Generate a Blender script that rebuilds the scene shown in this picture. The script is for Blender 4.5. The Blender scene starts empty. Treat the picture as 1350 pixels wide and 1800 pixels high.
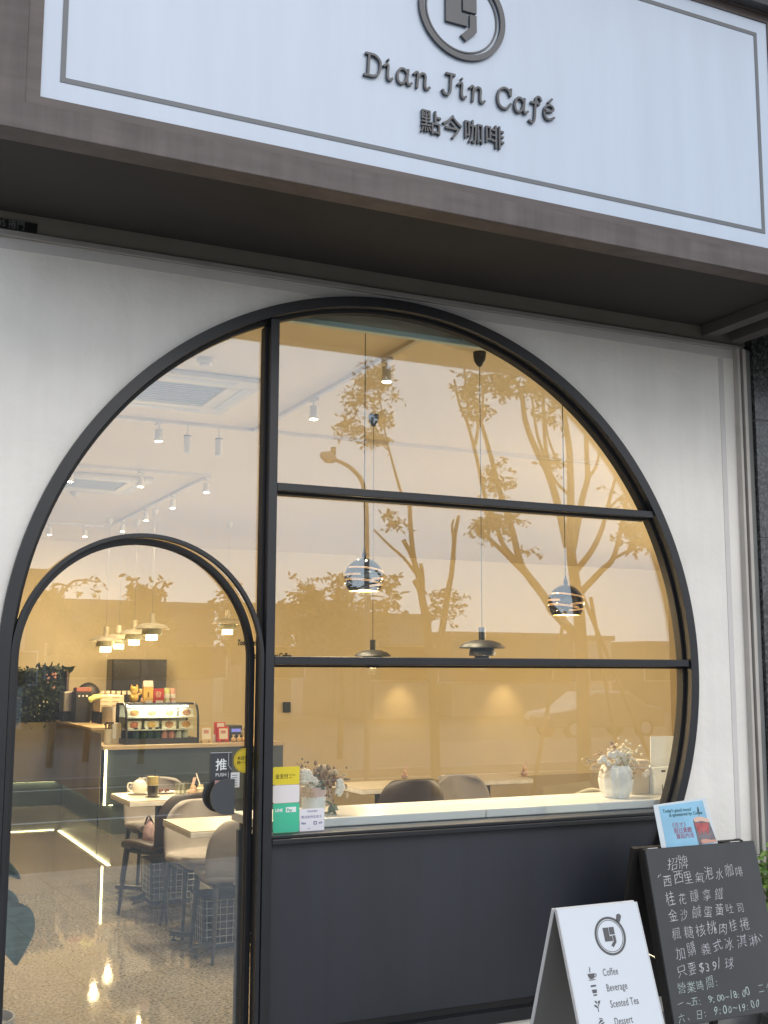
import bpy, bmesh, math, random
from mathutils import Vector, Matrix
random.seed(7)
SC = bpy.context.scene
COL = SC.collection
rad = math.radians
pi = math.pi

# ------------------------------------------------------------------ camera
CAMP = Vector((-2.2142, -4.5250, 1.5495))
F_PX, YAW, PITCH, ROLL = 2028.94, 0.445553, 0.136469, 0.0029
def cam_axes():
    cy, sy, cp, sp = math.cos(YAW), math.sin(YAW), math.cos(PITCH), math.sin(PITCH)
    f = Vector((sy*cp, cy*cp, sp)); r = Vector((cy, -sy, 0)); u = r.cross(f)
    c, s = math.cos(ROLL), math.sin(ROLL)
    return r*c + u*s, u*c - r*s, f
RX, UP, FW = cam_axes()
cam = bpy.data.cameras.new("camera"); camo = bpy.data.objects.new("camera", cam); COL.objects.link(camo)
m = Matrix.Identity(4)
for i in range(3):
    m[i][0] = RX[i]; m[i][1] = UP[i]; m[i][2] = -FW[i]; m[i][3] = CAMP[i]
camo.matrix_world = m
cam.sensor_fit = 'VERTICAL'; cam.sensor_height = 36.0; cam.lens = 36.0*F_PX/1800.0
cam.clip_start = 0.05; cam.clip_end = 2000
SC.camera = camo

def ray(px, py):
    return RX*((px-675)/F_PX) - UP*((py-900)/F_PX) + FW
def PY(px, py, y=0.0):        # where a sight line meets the plane y = const
    d = ray(px, py); t = (y-CAMP.y)/d.y
    return CAMP + d*t
def PZ(px, py, z=0.0):        # where a sight line meets the level z = const
    d = ray(px, py); t = (z-CAMP.z)/d.z
    return CAMP + d*t
def MIR(px, py, D):           # street thing seen mirrored in the shop window, D metres in front of it
    p = PY(px, py, D); return Vector((p.x, -D, p.z))

# ------------------------------------------------------------------ sky and sun
SUN_EL, SUN_AZ = rad(33), rad(165)
w = bpy.data.worlds.new("World"); SC.world = w; w.use_nodes = True
nt = w.node_tree; nt.nodes.clear()
out = nt.nodes.new("ShaderNodeOutputWorld"); bg = nt.nodes.new("ShaderNodeBackground")
sky = nt.nodes.new("ShaderNodeTexSky"); sky.sky_type = 'NISHITA'; sky.sun_disc = False
sky.sun_elevation = SUN_EL; sky.sun_rotation = SUN_AZ; sky.dust_density = 2.0; sky.air_density = 1.0
tc = nt.nodes.new("ShaderNodeTexCoord"); mp = nt.nodes.new("ShaderNodeMapping"); mp.inputs['Scale'].default_value = (1.0, 1.0, 3.0)
nz = nt.nodes.new("ShaderNodeTexNoise"); nz.inputs['Scale'].default_value = 2.2; nz.inputs['Detail'].default_value = 5; nz.inputs['Roughness'].default_value = .55
rp = nt.nodes.new("ShaderNodeValToRGB")
rp.color_ramp.elements[0].position = .32; rp.color_ramp.elements[0].color = (5.3, 5.9, 6.9, 1)
rp.color_ramp.elements[1].position = .68; rp.color_ramp.elements[1].color = (7.3, 7.9, 8.9, 1)
mx = nt.nodes.new("ShaderNodeMix"); mx.data_type = 'RGBA'; mx.inputs['Factor'].default_value = .78
L = nt.links.new
L(tc.outputs['Generated'], mp.inputs['Vector']); L(mp.outputs[0], nz.inputs['Vector']); L(nz.outputs['Fac'], rp.inputs[0])
L(sky.outputs[0], mx.inputs[6]); L(rp.outputs[0], mx.inputs[7]); 
sep = nt.nodes.new("ShaderNodeSeparateXYZ"); mr = nt.nodes.new("ShaderNodeMapRange")      # hazy overcast: a little brighter low down
mr.inputs['From Min'].default_value = 0.0; mr.inputs['From Max'].default_value = .8; mr.inputs['To Min'].default_value = 1.28; mr.inputs['To Max'].default_value = .86
mu = nt.nodes.new("ShaderNodeMix"); mu.data_type = 'RGBA'; mu.blend_type = 'MULTIPLY'; mu.inputs['Factor'].default_value = 1
L(tc.outputs['Generated'], sep.inputs[0]); L(sep.outputs['Z'], mr.inputs['Value']); L(mx.outputs[2], mu.inputs[6]); L(mr.outputs[0], mu.inputs[7])
L(mu.outputs[2], bg.inputs['Color'])
bg.inputs['Strength'].default_value = .13
L(bg.outputs[0], out.inputs[0])

sun = bpy.data.lights.new("sun", 'SUN'); sun.energy = .6; sun.angle = rad(25); sun.color = (1.0, .95, .88)
suno = bpy.data.objects.new("sun", sun); COL.objects.link(suno)
sd = Vector((math.cos(SUN_EL)*math.sin(SUN_AZ), math.cos(SUN_EL)*math.cos(SUN_AZ), math.sin(SUN_EL)))
suno.rotation_euler = (-sd).to_track_quat('-Z', 'Y').to_euler()
SC.view_settings.view_transform = 'Standard'; SC.view_settings.look = 'None'
SC.view_settings.exposure = .50; SC.view_settings.gamma = 1.0
SC.render.engine = 'CYCLES'
SC.cycles.use_denoising = True
SC.cycles.max_bounces = 12; SC.cycles.transparent_max_bounces = 16; SC.cycles.glossy_bounces = 6
SC.cycles.sample_clamp_indirect = 4.0; SC.cycles.caustics_reflective = False; SC.cycles.caustics_refractive = False

# ------------------------------------------------------------------ materials
MATS = {}
def mat(name, col, rough=.5, metal=0.0, var=0.0, streak=0.0, vscale=6.0, bump=0.0, bscale=60.0, spec=.5, stretch=None, col2=None, lo=.35, hi=.65, detail=4, coat=0.0):
    if name in MATS: return MATS[name]
    M = bpy.data.materials.new(name); M.use_nodes = True
    n = M.node_tree; b = n.nodes['Principled BSDF']
    b.inputs['Base Color'].default_value = (*col, 1); b.inputs['Roughness'].default_value = rough
    b.inputs['Metallic'].default_value = metal; b.inputs['Specular IOR Level'].default_value = spec
    b.inputs['Coat Weight'].default_value = coat
    if var or col2 or bump or streak:
        t = n.nodes.new("ShaderNodeTexCoord"); mpp = n.nodes.new("ShaderNodeMapping")
        if stretch: mpp.inputs['Scale'].default_value = stretch
        n.links.new(t.outputs['Object'], mpp.inputs['Vector'])
    if var or col2:
        z = n.nodes.new("ShaderNodeTexNoise"); z.inputs['Scale'].default_value = vscale; z.inputs['Detail'].default_value = detail
        r = n.nodes.new("ShaderNodeValToRGB"); r.color_ramp.elements[0].position = lo; r.color_ramp.elements[1].position = hi
        c2 = col2 if col2 else tuple(min(1, c*(1+var)) for c in col)
        c1 = col if col2 else tuple(c*(1-var) for c in col)
        r.color_ramp.elements[0].color = (*c1, 1); r.color_ramp.elements[1].color = (*c2, 1)
        n.links.new(mpp.outputs[0], z.inputs['Vector']); n.links.new(z.outputs['Fac'], r.inputs[0]); n.links.new(r.outputs[0], b.inputs['Base Color'])
    if streak:     # faint vertical rain and dust streaks
        src = b.inputs['Base Color'].links[0].from_socket if b.inputs['Base Color'].links else None
        m3 = n.nodes.new("ShaderNodeMapping"); m3.inputs['Scale'].default_value = (5, 5, .40); n.links.new(t.outputs['Object'], m3.inputs['Vector'])
        z3 = n.nodes.new("ShaderNodeTexNoise"); z3.inputs['Scale'].default_value = 2.2; z3.inputs['Detail'].default_value = 6; z3.inputs['Roughness'].default_value = .62
        r3 = n.nodes.new("ShaderNodeMapRange"); r3.inputs['From Min'].default_value = .38; r3.inputs['From Max'].default_value = .62; r3.inputs['To Min'].default_value = 1-streak; r3.inputs['To Max'].default_value = 1.0
        q3 = n.nodes.new("ShaderNodeMix"); q3.data_type = 'RGBA'; q3.blend_type = 'MULTIPLY'; q3.inputs['Factor'].default_value = 1
        n.links.new(m3.outputs[0], z3.inputs['Vector']); n.links.new(z3.outputs['Fac'], r3.inputs['Value'])
        if src: n.links.new(src, q3.inputs[6])
        else: q3.inputs[6].default_value = (*col, 1)
        n.links.new(r3.outputs[0], q3.inputs[7]); n.links.new(q3.outputs[2], b.inputs['Base Color'])
    if bump:
        z2 = n.nodes.new("ShaderNodeTexNoise"); z2.inputs['Scale'].default_value = bscale; z2.inputs['Detail'].default_value = 5
        bp = n.nodes.new("ShaderNodeBump"); bp.inputs['Strength'].default_value = bump; bp.inputs['Distance'].default_value = .004
        n.links.new(mpp.outputs[0], z2.inputs['Vector']); n.links.new(z2.outputs['Fac'], bp.inputs['Height']); n.links.new(bp.outputs[0], b.inputs['Normal'])
    MATS[name] = M; return M
def emat(name, col, strength):
    if name in MATS: return MATS[name]
    M = bpy.data.materials.new(name); M.use_nodes = True; b = M.node_tree.nodes['Principled BSDF']
    b.inputs['Base Color'].default_value = (*col, 1); b.inputs['Emission Color'].default_value = (*col, 1); b.inputs['Emission Strength'].default_value = strength
    MATS[name] = M; return M
def glassmat(name, f0, tint=(.97, .985, .975), dust=0.0, rtint=(1, 1, 1)):
    M = bpy.data.materials.new(name); M.use_nodes = True; n = M.node_tree; n.nodes.clear()
    o = n.nodes.new("ShaderNodeOutputMaterial"); mixs = n.nodes.new("ShaderNodeMixShader")
    tr = n.nodes.new("ShaderNodeBsdfTransparent"); tr.inputs[0].default_value = (*tint, 1)
    gl = n.nodes.new("ShaderNodeBsdfGlossy"); gl.inputs['Roughness'].default_value = 0.0; gl.inputs['Color'].default_value = (*rtint, 1)
    g = n.nodes.new("ShaderNodeNewGeometry"); d = n.nodes.new("ShaderNodeVectorMath"); d.operation = 'DOT_PRODUCT'
    a = n.nodes.new("ShaderNodeMath"); a.operation = 'ABSOLUTE'
    s = n.nodes.new("ShaderNodeMath"); s.operation = 'SUBTRACT'; s.inputs[0].default_value = 1.0
    p = n.nodes.new("ShaderNodeMath"); p.operation = 'POWER'; p.inputs[1].default_value = 5.0
    q = n.nodes.new("ShaderNodeMath"); q.operation = 'MULTIPLY_ADD'; q.inputs[1].default_value = 1-f0; q.inputs[2].default_value = f0
    K = n.links.new
    K(g.outputs['Normal'], d.inputs[0]); K(g.outputs['Incoming'], d.inputs[1]); K(d.outputs['Value'], a.inputs[0]); K(a.outputs[0], s.inputs[1])
    K(s.outputs[0], p.inputs[0]); K(p.outputs[0], q.inputs[0]); K(q.outputs[0], mixs.inputs[0])
    K(tr.outputs[0], mixs.inputs[1]); K(gl.outputs[0], mixs.inputs[2]); K(mixs.outputs[0], o.inputs[0])
    if dust:       # film of dust and wipe marks, put in as a pale haze over the pane
        df = n.nodes.new("ShaderNodeBsdfDiffuse"); df.inputs[0].default_value = (.75, .74, .72, 1)
        t = n.nodes.new("ShaderNodeTexCoord"); mp_ = n.nodes.new("ShaderNodeMapping"); mp_.inputs['Scale'].default_value = (1.3, 1.3, .5); mp_.inputs['Rotation'].default_value = (0, .5, 0)
        z = n.nodes.new("ShaderNodeTexNoise"); z.inputs['Scale'].default_value = 2.4; z.inputs['Detail'].default_value = 7; z.inputs['Roughness'].default_value = .6; z.inputs['Distortion'].default_value = .8
        r = n.nodes.new("ShaderNodeMapRange"); r.inputs['From Min'].default_value = .35; r.inputs['From Max'].default_value = .7; r.inputs['To Min'].default_value = dust*.5; r.inputs['To Max'].default_value = dust*1.6
        m2 = n.nodes.new("ShaderNodeMixShader")
        K(t.outputs['Object'], mp_.inputs['Vector']); K(mp_.outputs[0], z.inputs['Vector']); K(z.outputs['Fac'], r.inputs['Value']); K(r.outputs[0], m2.inputs[0]); K(mixs.outputs[0], m2.inputs[1]); K(df.outputs[0], m2.inputs[2]); K(m2.outputs[0], o.inputs[0])
    MATS[name] = M; return M

# ------------------------------------------------------------------ mesh helpers
def catmull(pts, n=6):
    P = [Vector(p) for p in pts]
    if len(P) < 3: return P
    o = []
    for i in range(len(P)-1):
        p0 = P[max(i-1, 0)]; p1 = P[i]; p2 = P[i+1]; p3 = P[min(i+2, len(P)-1)]
        for k in range(n):
            t = k/n
            o.append(.5*((2*p1)+(p2-p0)*t+(2*p0-5*p1+4*p2-p3)*t*t+(3*p1-p0-3*p2+p3)*t**3))
    o.append(P[-1]); return o
def wloc(o):
    b = Vector((0, 0, 0)) if o.parent is None else wloc(o.parent)+o.matrix_parent_inverse.translation
    return b+o.location
class MB:
    def __init__(s): s.v = []; s.f = []; s.m = []
    def add(s, vs, fs, mi=0, M=None):
        k = len(s.v)
        for p in vs:
            p = Vector(p)
            if M is not None: p = M @ p
            s.v.append(p)
        for f in fs: s.f.append(tuple(i+k for i in f)); s.m.append(mi)
        return s
    def box(s, x0, x1, y0, y1, z0, z1, mi=0, M=None):
        vs = [(x, y, z) for x in (x0, x1) for y in (y0, y1) for z in (z0, z1)]
        return s.add(vs, [(0, 1, 3, 2), (4, 6, 7, 5), (0, 4, 5, 1), (2, 3, 7, 6), (0, 2, 6, 4), (1, 5, 7, 3)], mi, M)
    def tube(s, pts, r, n=8, mi=0, cap=True, M=None):
        P = [Vector(p) for p in pts]; rr = r if isinstance(r, (list, tuple)) else [r]*len(P)
        if len(rr) != len(P): rr = [rr[0]+(rr[-1]-rr[0])*i/(len(P)-1) for i in range(len(P))]
        vs = []; fs = []; last = None
        for i, p in enumerate(P):
            t = (P[min(i+1, len(P)-1)]-P[max(i-1, 0)])
            if t.length < 1e-9: t = Vector((0, 0, 1))
            t.normalize()
            ref = last if last is not None else (Vector((0, 0, 1)) if abs(t.z) < .9 else Vector((1, 0, 0)))
            a = ref - t*ref.dot(t)
            if a.length < 1e-6: a = Vector((1, 0, 0)) - t*t.x
            a.normalize(); last = a; b = t.cross(a)
            for k in range(n):
                an = 2*pi*k/n; vs.append(p+a*(rr[i]*math.cos(an))+b*(rr[i]*math.sin(an)))
        for i in range(len(P)-1):
            for k in range(n):
                fs.append((i*n+k, i*n+(k+1) % n, (i+1)*n+(k+1) % n, (i+1)*n+k))
        if cap: fs += [tuple(range(n-1, -1, -1)), tuple((len(P)-1)*n+k for k in range(n))]
        return s.add(vs, fs, mi, M)
    def lathe(s, prof, c=(0, 0, 0), n=28, mi=0, M=None, rib=0, ribn=12):
        vs = []; fs = []; c = Vector(c)
        for r, z in prof:
            for k in range(n):
                a = 2*pi*k/n; q = r*(1+rib*abs(math.cos(ribn*a/2)))
                vs.append(c+Vector((q*math.cos(a), q*math.sin(a), z)))
        for i in range(len(prof)-1):
            for k in range(n): fs.append((i*n+k, i*n+(k+1) % n, (i+1)*n+(k+1) % n, (i+1)*n+k))
        if prof[0][0] > 1e-6: fs.append(tuple(range(n-1, -1, -1)))
        if prof[-1][0] > 1e-6: fs.append(tuple((len(prof)-1)*n+k for k in range(n)))
        return s.add(vs, fs, mi, M)
    def shell(s, prof, c=(0, 0, 0), n=28, mi=0, M=None):   # open lathe, no caps
        vs = []; fs = []; c = Vector(c)
        for r, z in prof:
            for k in range(n):
                a = 2*pi*k/n; vs.append(c+Vector((r*math.cos(a), r*math.sin(a), z)))
        for i in range(len(prof)-1):
            for k in range(n): fs.append((i*n+k, i*n+(k+1) % n, (i+1)*n+(k+1) % n, (i+1)*n+k))
        return s.add(vs, fs, mi, M)
    def ball(s, c, r, n=12, mi=0, sc=(1, 1, 1), M=None):
        c = Vector(c); vs = []; fs = []; h = n//2
        for i in range(h+1):
            th = pi*i/h
            for k in range(n):
                a = 2*pi*k/n
                vs.append(c+Vector((r*sc[0]*math.sin(th)*math.cos(a), r*sc[1]*math.sin(th)*math.sin(a), r*sc[2]*math.cos(th))))
        for i in range(h):
            for k in range(n): fs.append((i*n+k, (i+1)*n+k, (i+1)*n+(k+1) % n, i*n+(k+1) % n))
        return s.add(vs, fs, mi, M)
    def poly(s, outlines, y0, y1, mi=0, M=None):           # filled outline (with holes) in x,z pushed from y0 to y1
        cu = bpy.data.curves.new("tmp", 'CURVE'); cu.dimensions = '2D'; cu.fill_mode = 'BOTH'; cu.extrude = (y1-y0)/2
        for o in outlines:
            sp = cu.splines.new('POLY'); sp.points.add(len(o)-1); sp.use_cyclic_u = True
            for i, (a, b) in enumerate(o): sp.points[i].co = (a, b, 0, 1)
        ob = bpy.data.objects.new("tmp", cu); COL.objects.link(ob)
        me = bpy.data.meshes.new_from_object(ob.evaluated_get(bpy.context.evaluated_depsgraph_get()))
        yc = (y0+y1)/2
        s.add([(v.co.x, yc-v.co.z, v.co.y) for v in me.vertices], [tuple(p.vertices) for p in me.polygons], mi, M)
        bpy.data.objects.remove(ob); bpy.data.curves.remove(cu); bpy.data.meshes.remove(me)
        return s
    def text(s, body, size, M, extrude=.0006, offset=0.0, sx=1.0, mi=0, align='LEFT', space=1.0, shear=0.0):
        cu = bpy.data.curves.new("tmp", 'FONT'); cu.body = body; cu.size = size; cu.extrude = extrude; cu.offset = offset
        cu.align_x = align; cu.space_character = space; cu.shear = shear; cu.resolution_u = 3
        ob = bpy.data.objects.new("tmp", cu); COL.objects.link(ob)
        me = bpy.data.meshes.new_from_object(ob.evaluated_get(bpy.context.evaluated_depsgraph_get()))
        s.add([(v.co.x*sx, -v.co.z, v.co.y) for v in me.vertices], [tuple(p.vertices) for p in me.polygons], mi, M)
        bpy.data.objects.remove(ob); bpy.data.curves.remove(cu); bpy.data.meshes.remove(me)
        return s
    def stroke(s, pts, wdt, y0, y1, M=None, mi=0, smooth=True):   # ribbon of constant width along a polyline in x,z
        P = catmull([(p[0], p[1], 0) for p in pts], 5) if smooth and len(pts) > 2 else [Vector((p[0], p[1], 0)) for p in pts]
        lft = []; rgt = []
        for i, p in enumerate(P):
            t = P[min(i+1, len(P)-1)]-P[max(i-1, 0)]
            if t.length < 1e-9: t = Vector((1, 0, 0))
            t.normalize(); nn = Vector((-t.y, t.x, 0))
            if i == 0: p = p-t*wdt*.35
            if i == len(P)-1: p = p+t*wdt*.35
            lft.append(p+nn*wdt/2); rgt.append(p-nn*wdt/2)
        n = len(P); vs = []
        for y in (y0, y1):
            vs += [(q.x, y, q.y) for q in lft]+[(q.x, y, q.y) for q in rgt]
        fs = []; o = 2*n
        for i in range(n-1):
            fs += [(i, i+1, n+i+1, n+i), (o+i, o+n+i, o+n+i+1, o+i+1), (i, o+i, o+i+1, i+1), (n+i, n+i+1, o+n+i+1, o+n+i)]
        fs += [(0, n, o+n, o), (n-1, o+n-1, o+2*n-1, 2*n-1)]
        return s.add(vs, fs, mi, M)
    def build(s, name, mats, parent=None, smooth=False, bevel=0.0, merge=False, sub=0, recalc=True):
        if not isinstance(mats, (list, tuple)): mats = [mats]
        me = bpy.data.meshes.new(name); me.from_pydata([tuple(p) for p in s.v], [], s.f)
        for mm in mats: me.materials.append(mm)
        for p, i in zip(me.polygons, s.m): p.material_index = i
        if recalc or merge:
            b = bmesh.new(); b.from_mesh(me)
            if merge: bmesh.ops.remove_doubles(b, verts=b.verts, dist=1e-5)
            bmesh.ops.recalc_face_normals(b, faces=b.faces); b.to_mesh(me); b.free()
        if smooth:
            me.shade_smooth(); me.set_sharp_from_angle(angle=rad(38))
        o = bpy.data.objects.new(name, me); COL.objects.link(o)
        if bevel:
            bm_ = o.modifiers.new("bevel", 'BEVEL'); bm_.width = bevel; bm_.segments = 2; bm_.limit_method = 'ANGLE'; bm_.angle_limit = rad(40)
        if parent is not None:
            o.parent = parent; o.matrix_parent_inverse = Matrix.Translation(-wloc(parent))
        return o
def thing(name, label, cat, loc=(0, 0, 0), group=None):
    o = bpy.data.objects.new(name, None); COL.objects.link(o); o.location = loc
    o['label'] = label; o['category'] = cat; o.empty_display_size = .1
    if group: o['group'] = group
    return o
def tag(o, label, cat, group=None):
    o['label'] = label; o['category'] = cat
    if group: o['group'] = group
    return o
def struct(o): o['kind'] = 'structure'; return o
def dup(root, loc, rotz=0.0, label=None, scale=None):
    r = root.copy(); COL.objects.link(r); r.location = loc; r.rotation_euler = (0, 0, rotz)
    if label: r['label'] = label
    if scale: r.scale = scale
    for ch in list(root.children):
        c = ch.copy(); COL.objects.link(c); c.parent = r; c.matrix_parent_inverse = ch.matrix_parent_inverse.copy()
        for g in list(ch.children):
            d = g.copy(); COL.objects.link(d); d.parent = c; d.matrix_parent_inverse = g.matrix_parent_inverse.copy()
    return r
def lamp_light(kind, name, parent, loc, energy, col, size=.03, spot=None, blend=.6, rot=(0, 0, 0)):
    l = bpy.data.lights.new(name, kind); l.energy = energy; l.color = col; l.shadow_soft_size = size
    if kind == 'SPOT': l.spot_size = rad(spot); l.spot_blend = blend
    o = bpy.data.objects.new(name, l); COL.objects.link(o); o.location = loc; o.rotation_euler = rot
    o.parent = parent; return o
def arc(cx, cz, r, a0, a1, n=64):
    return [(cx+r*math.cos(rad(a0+(a1-a0)*i/n)), cz+r*math.sin(rad(a0+(a1-a0)*i/n))) for i in range(n+1)]
T = Matrix.Translation
def FR(x, y, z): return T((x, y, z))                       # text upright facing the street
# ================================================================== THE FACADE
M_stucco = mat('white_stucco', (.79, .762, .705), .9, var=.035, vscale=3.5, streak=.04, bump=.9, bscale=26)
M_trim = mat('pale_trim', (.60, .575, .55), .8, var=.03)
M_frame = mat('charcoal_paint', (.013, .014, .017), .42, var=.12, vscale=9, bump=.05, bscale=300)
M_frame2 = mat('black_rubber', (.008, .008, .009), .6)
M_panel = mat('slate_panel', (.026, .030, .039), .45, streak=.12, var=.06, vscale=1.2)
M_alu = mat('dull_aluminium', (.42, .40, .37), .45, metal=.35, var=.08, stretch=(1, 1, 8))
M_olive = mat('shutter_housing_paint', (.20, .185, .15), .6, var=.06)
M_dark = mat('dark_slot', (.012, .011, .010), .8)
M_grey = mat('grey_sealant', (.16, .165, .16), .7, var=.1)
M_granite = mat('dark_granite', (.020, .021, .021), .22, col2=(.11, .115, .11), vscale=70, lo=.42, hi=.72, detail=8)
M_pave = mat('pavement_tile', (.38, .365, .34), .85, var=.14, vscale=14, bump=.3, bscale=120)
M_asph = mat('asphalt', (.045, .046, .048), .9, var=.2, vscale=30, bump=.3, bscale=200)
M_kerb = mat('kerb_stone', (.34, .34, .33), .85, var=.1)
GZ = -.25            # pavement level;  café floor is at FZ
FZ = -.12
R0, ZC0 = 1.65, 1.5495
FB = .045            # flat foot of the round frame
ca = math.degrees(math.acos(-(ZC0-FB)/R0*-1)) if False else None
def circ_pts(R, zflat, x_door=-.56, n=120, left_to=None):
    """outline of the round opening: arc, flat foot on the right, straight jamb down the left for the door"""
    a_end = -math.degrees(math.asin((ZC0-zflat)/R))
    pts = arc(0, ZC0, R, 180, a_end, n)
    pts += [(x_door, zflat), (x_door, FZ-.02), (-R, FZ-.02)]
    return pts

wall = thing('facade_wall', 'white textured stucco wall around the big round window', 'wall', (0, 0, GZ))
hole = circ_pts(R0-.012, FB+.012, -.575)
# the stucco sheet, cut out for the round frame; the hole breaks out at the foot under the door
outer = [(-4.6, FZ-.02), (-4.6, 6.2), (1.975, 6.2), (1.975, -.10), (-.575, -.10)]
mb = MB()
aa = arc(0, ZC0, R0-.012, 180, -math.degrees(math.asin((ZC0-FB-.012)/(R0-.012))), 120)
ring = [(-4.6, -.14), (-4.6, 6.2), (1.975, 6.2), (1.975, -.02), (-.575, -.02), (-.575, FB+.012)]
ring += list(reversed(aa)) + [(-(R0-.012), -.14)]
mb.poly([ring], 0.0, .10)
mb.build('stucco_face', M_stucco, wall, merge=True)
mb = MB().box(-4.6, -(R0+.02), .0005, .10, GZ, -.1405).box(-.575, 1.975, -.012, .10, GZ, -.0205)
mb.build('base_course', mat('base_concrete', (.24, .24, .235), .85, var=.15, vscale=12), wall)
mb = MB().box(1.872, 1.902, -.003, .02, -.018, 3.168).box(-4.6, 1.97, -.003, .02, 3.172, 3.214)
mb.build('painted_band', M_trim, wall)
mb = MB().box(-4.6, 2.03, -.02, .02, 3.219, 3.243)
mb.build('channel', M_alu, wall, bevel=.002)
mb = MB().box(-4.6, 2.05, -.008, .02, 3.2465, 3.32)
mb.build('shutter_housing', M_olive, wall)
guide = thing('shutter_guide_rail', 'tall beige metal guide rail with a dark slot beside the granite pillar', 'guide rail', (1.99, 0, GZ))
MB().box(1.972, 1.988, -.035, .06, GZ, 3.225).box(2.008, 2.029, -.035, .06, GZ, 3.225).build('rail', mat('rail_beige', (.46, .43, .385), .5, var=.05), guide, bevel=.002)
MB().box(1.9885, 2.0075, .0, .05, GZ, 3.224).build('slot', M_dark, guide)
MB().box(2.0295, 2.060, -.030, .05, GZ, 3.22).build('edge_strip', M_grey, guide)
pil = thing('granite_pillar', 'polished black granite pillar right of the white wall', 'pillar', (2.5, 0, GZ))
mb = MB(); z = GZ
for k in range(9):
    h = .62; mb.box(2.063, 2.75, -.05, .3, z, z+h-.006); mb.box(2.754, 3.6, -.05, .3, z, z+h-.006); z += h
mb.build('granite_slabs', M_granite, pil, bevel=.002)
MB().box(2.067, 3.58, -.046, .29, GZ, z-.01).build('joint_mortar', M_grey, pil)

# ---------------------------------------------------------------- round window
win = thing('round_window', 'huge round black framed window with bars and a dark panel below', 'window', (0, 0, FZ))
def ring_outline(R, zf, xl, open_left=False):
    a_end = -math.degrees(math.asin((ZC0-zf)/R))
    return arc(0, ZC0, R, 180, a_end, 140)
Ro, Ri, Rj = R0, R0-.046, R0-.062
XM0, XM1 = -.598, -.559                                    # mullion
def band(Ra, za, Rb, zb, y0, y1):
    A = ring_outline(Ra, za, 0); B = ring_outline(Rb, zb, 0)
    a = [(-Ra, FZ)]+A+[(XM1+.0005, za)]
    b = [(XM1+.0005, zb)]+list(reversed(B))+[(-Rb, FZ)]
    return MB().poly([a+b], y0, y1)
band(Ro, FB, Ri, FB+.05, -.030, .066).build('outer_frame', M_frame, win, bevel=.003, merge=True)
band(Ri-.0005, FB+.0505, Rj, FB+.08, .018, .064).build('inner_frame', M_frame2, win, bevel=.002, merge=True)
zt = ZC0+math.sqrt(Ri**2-XM0**2)
MB().box(XM0, XM1, -.024, .066, FZ, zt-.002).build('mullion', M_frame, win, bevel=.003)
MB().box(XM0-.013, XM0-.0005, .018, .064, FZ, zt-.03).box(XM1+.0005, XM1+.010, .018, .064, .90, zt-.03).build('mullion_bead', M_frame2, win)
def bar(z0, z1, nm):
    zc = (z0+z1)/2; xr = math.sqrt(Ri**2-(zc-ZC0)**2)
    p = thing  # noqa
    o = MB().box(XM1+.001, xr-.003, -.020, .066, z0, z1).build(nm, M_frame, win, bevel=.003)
    MB().box(XM1+.011, xr-.018, .018, .064, z0-.010, z0-.0005).build('glazing_bead', M_frame2, o)
bar(2.296, 2.330, 'transom_bar'); bar(1.572, 1.606, 'transom_bar')
zs = .872; xr = math.sqrt(Ri**2-(zs-ZC0)**2)
MB().box(XM1+.001, xr-.004, -.026, .10, .853, .874).box(XM1+.001, xr-.006, -.016, .10, .8745, .889).build('sill', M_frame, win, bevel=.003)
# slate panel below the sill, following the curve
a1 = -math.degrees(math.asin((ZC0-.852)/(Rj))); a2 = -math.degrees(math.asin((ZC0-FB-.08)/(Rj)))
pp = [(XM1+.002, FB+.0805), (XM1+.002, .852)]+arc(0, ZC0, Rj-.001, a1, a2, 30)
MB().poly([pp], .012, .06).build('lower_panel', M_panel, win, merge=True)
# glass: one pane per opening
M_glass = glassmat('window_glass', .105, dust=.016, rtint=(.70, .84, .98))
def chord_arc(z0, z1, R):
    return arc(0, ZC0, R, math.degrees(math.asin((z0-ZC0)/R)), math.degrees(math.asin((z1-ZC0)/R)), 40)
GY0, GY1 = .046, .054
def pane(pts): return MB().poly([pts], GY0, GY1).build('glass_pane', M_glass, win, merge=True)
Rg = Rj+.004
pane([(XM1+.006, .887), (XM1+.006, 1.566)][::-1]+chord_arc(.887, 1.566, Rg))
pane([(XM1+.006, 1.602), (XM1+.006, 2.290)][::-1]+chord_arc(1.602, 2.290, Rg))
topang = math.degrees(math.acos((XM1+.006)/Rg))
pane([(XM1+.006, 2.326)]+arc(0, ZC0, Rg, math.degrees(math.asin((2.326-ZC0)/Rg)), topang, 60))
# door arch
AX, AZ, AR = -1.101, 1.586, .500
A_l = AX-AR
lang = math.degrees(math.acos((XM0-.004)/Rg))
# upper-left pane: between circle, mullion and door arch
def circ_z(x): return ZC0+math.sqrt(max(0, Rg**2-x*x))
left_pts = arc(0, ZC0, Rg, lang, 172, 60)
arch_top = [(x, z) for x, z in arc(AX, AZ, AR-.01, 0, 165, 60)]
xl = left_pts[-1][0]
arch_top = [p for p in arch_top if p[0] > xl+.01]
pane(left_pts+[(xl+.004, arch_top[-1][1])]+list(reversed(arch_top))+[(XM0-.004, AZ)])

# ---------------------------------------------------------------- arched door
door = thing('arched_door', 'arched black framed glass door standing slightly ajar', 'door', (-1.6, .05, FZ))
fo = [(AX+AR, FZ)]+arc(AX, AZ, AR, 0, 180, 60)+[(AX-AR, FZ)]
r2 = AR-.016
fi = [(AX-r2, FZ)]+arc(AX, AZ, r2, 180, 0, 60)+[(AX+r2, FZ)]
MB().poly([fo+fi], -.016, .012).build('door_frame', M_frame, door, bevel=.003, merge=True)
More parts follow.
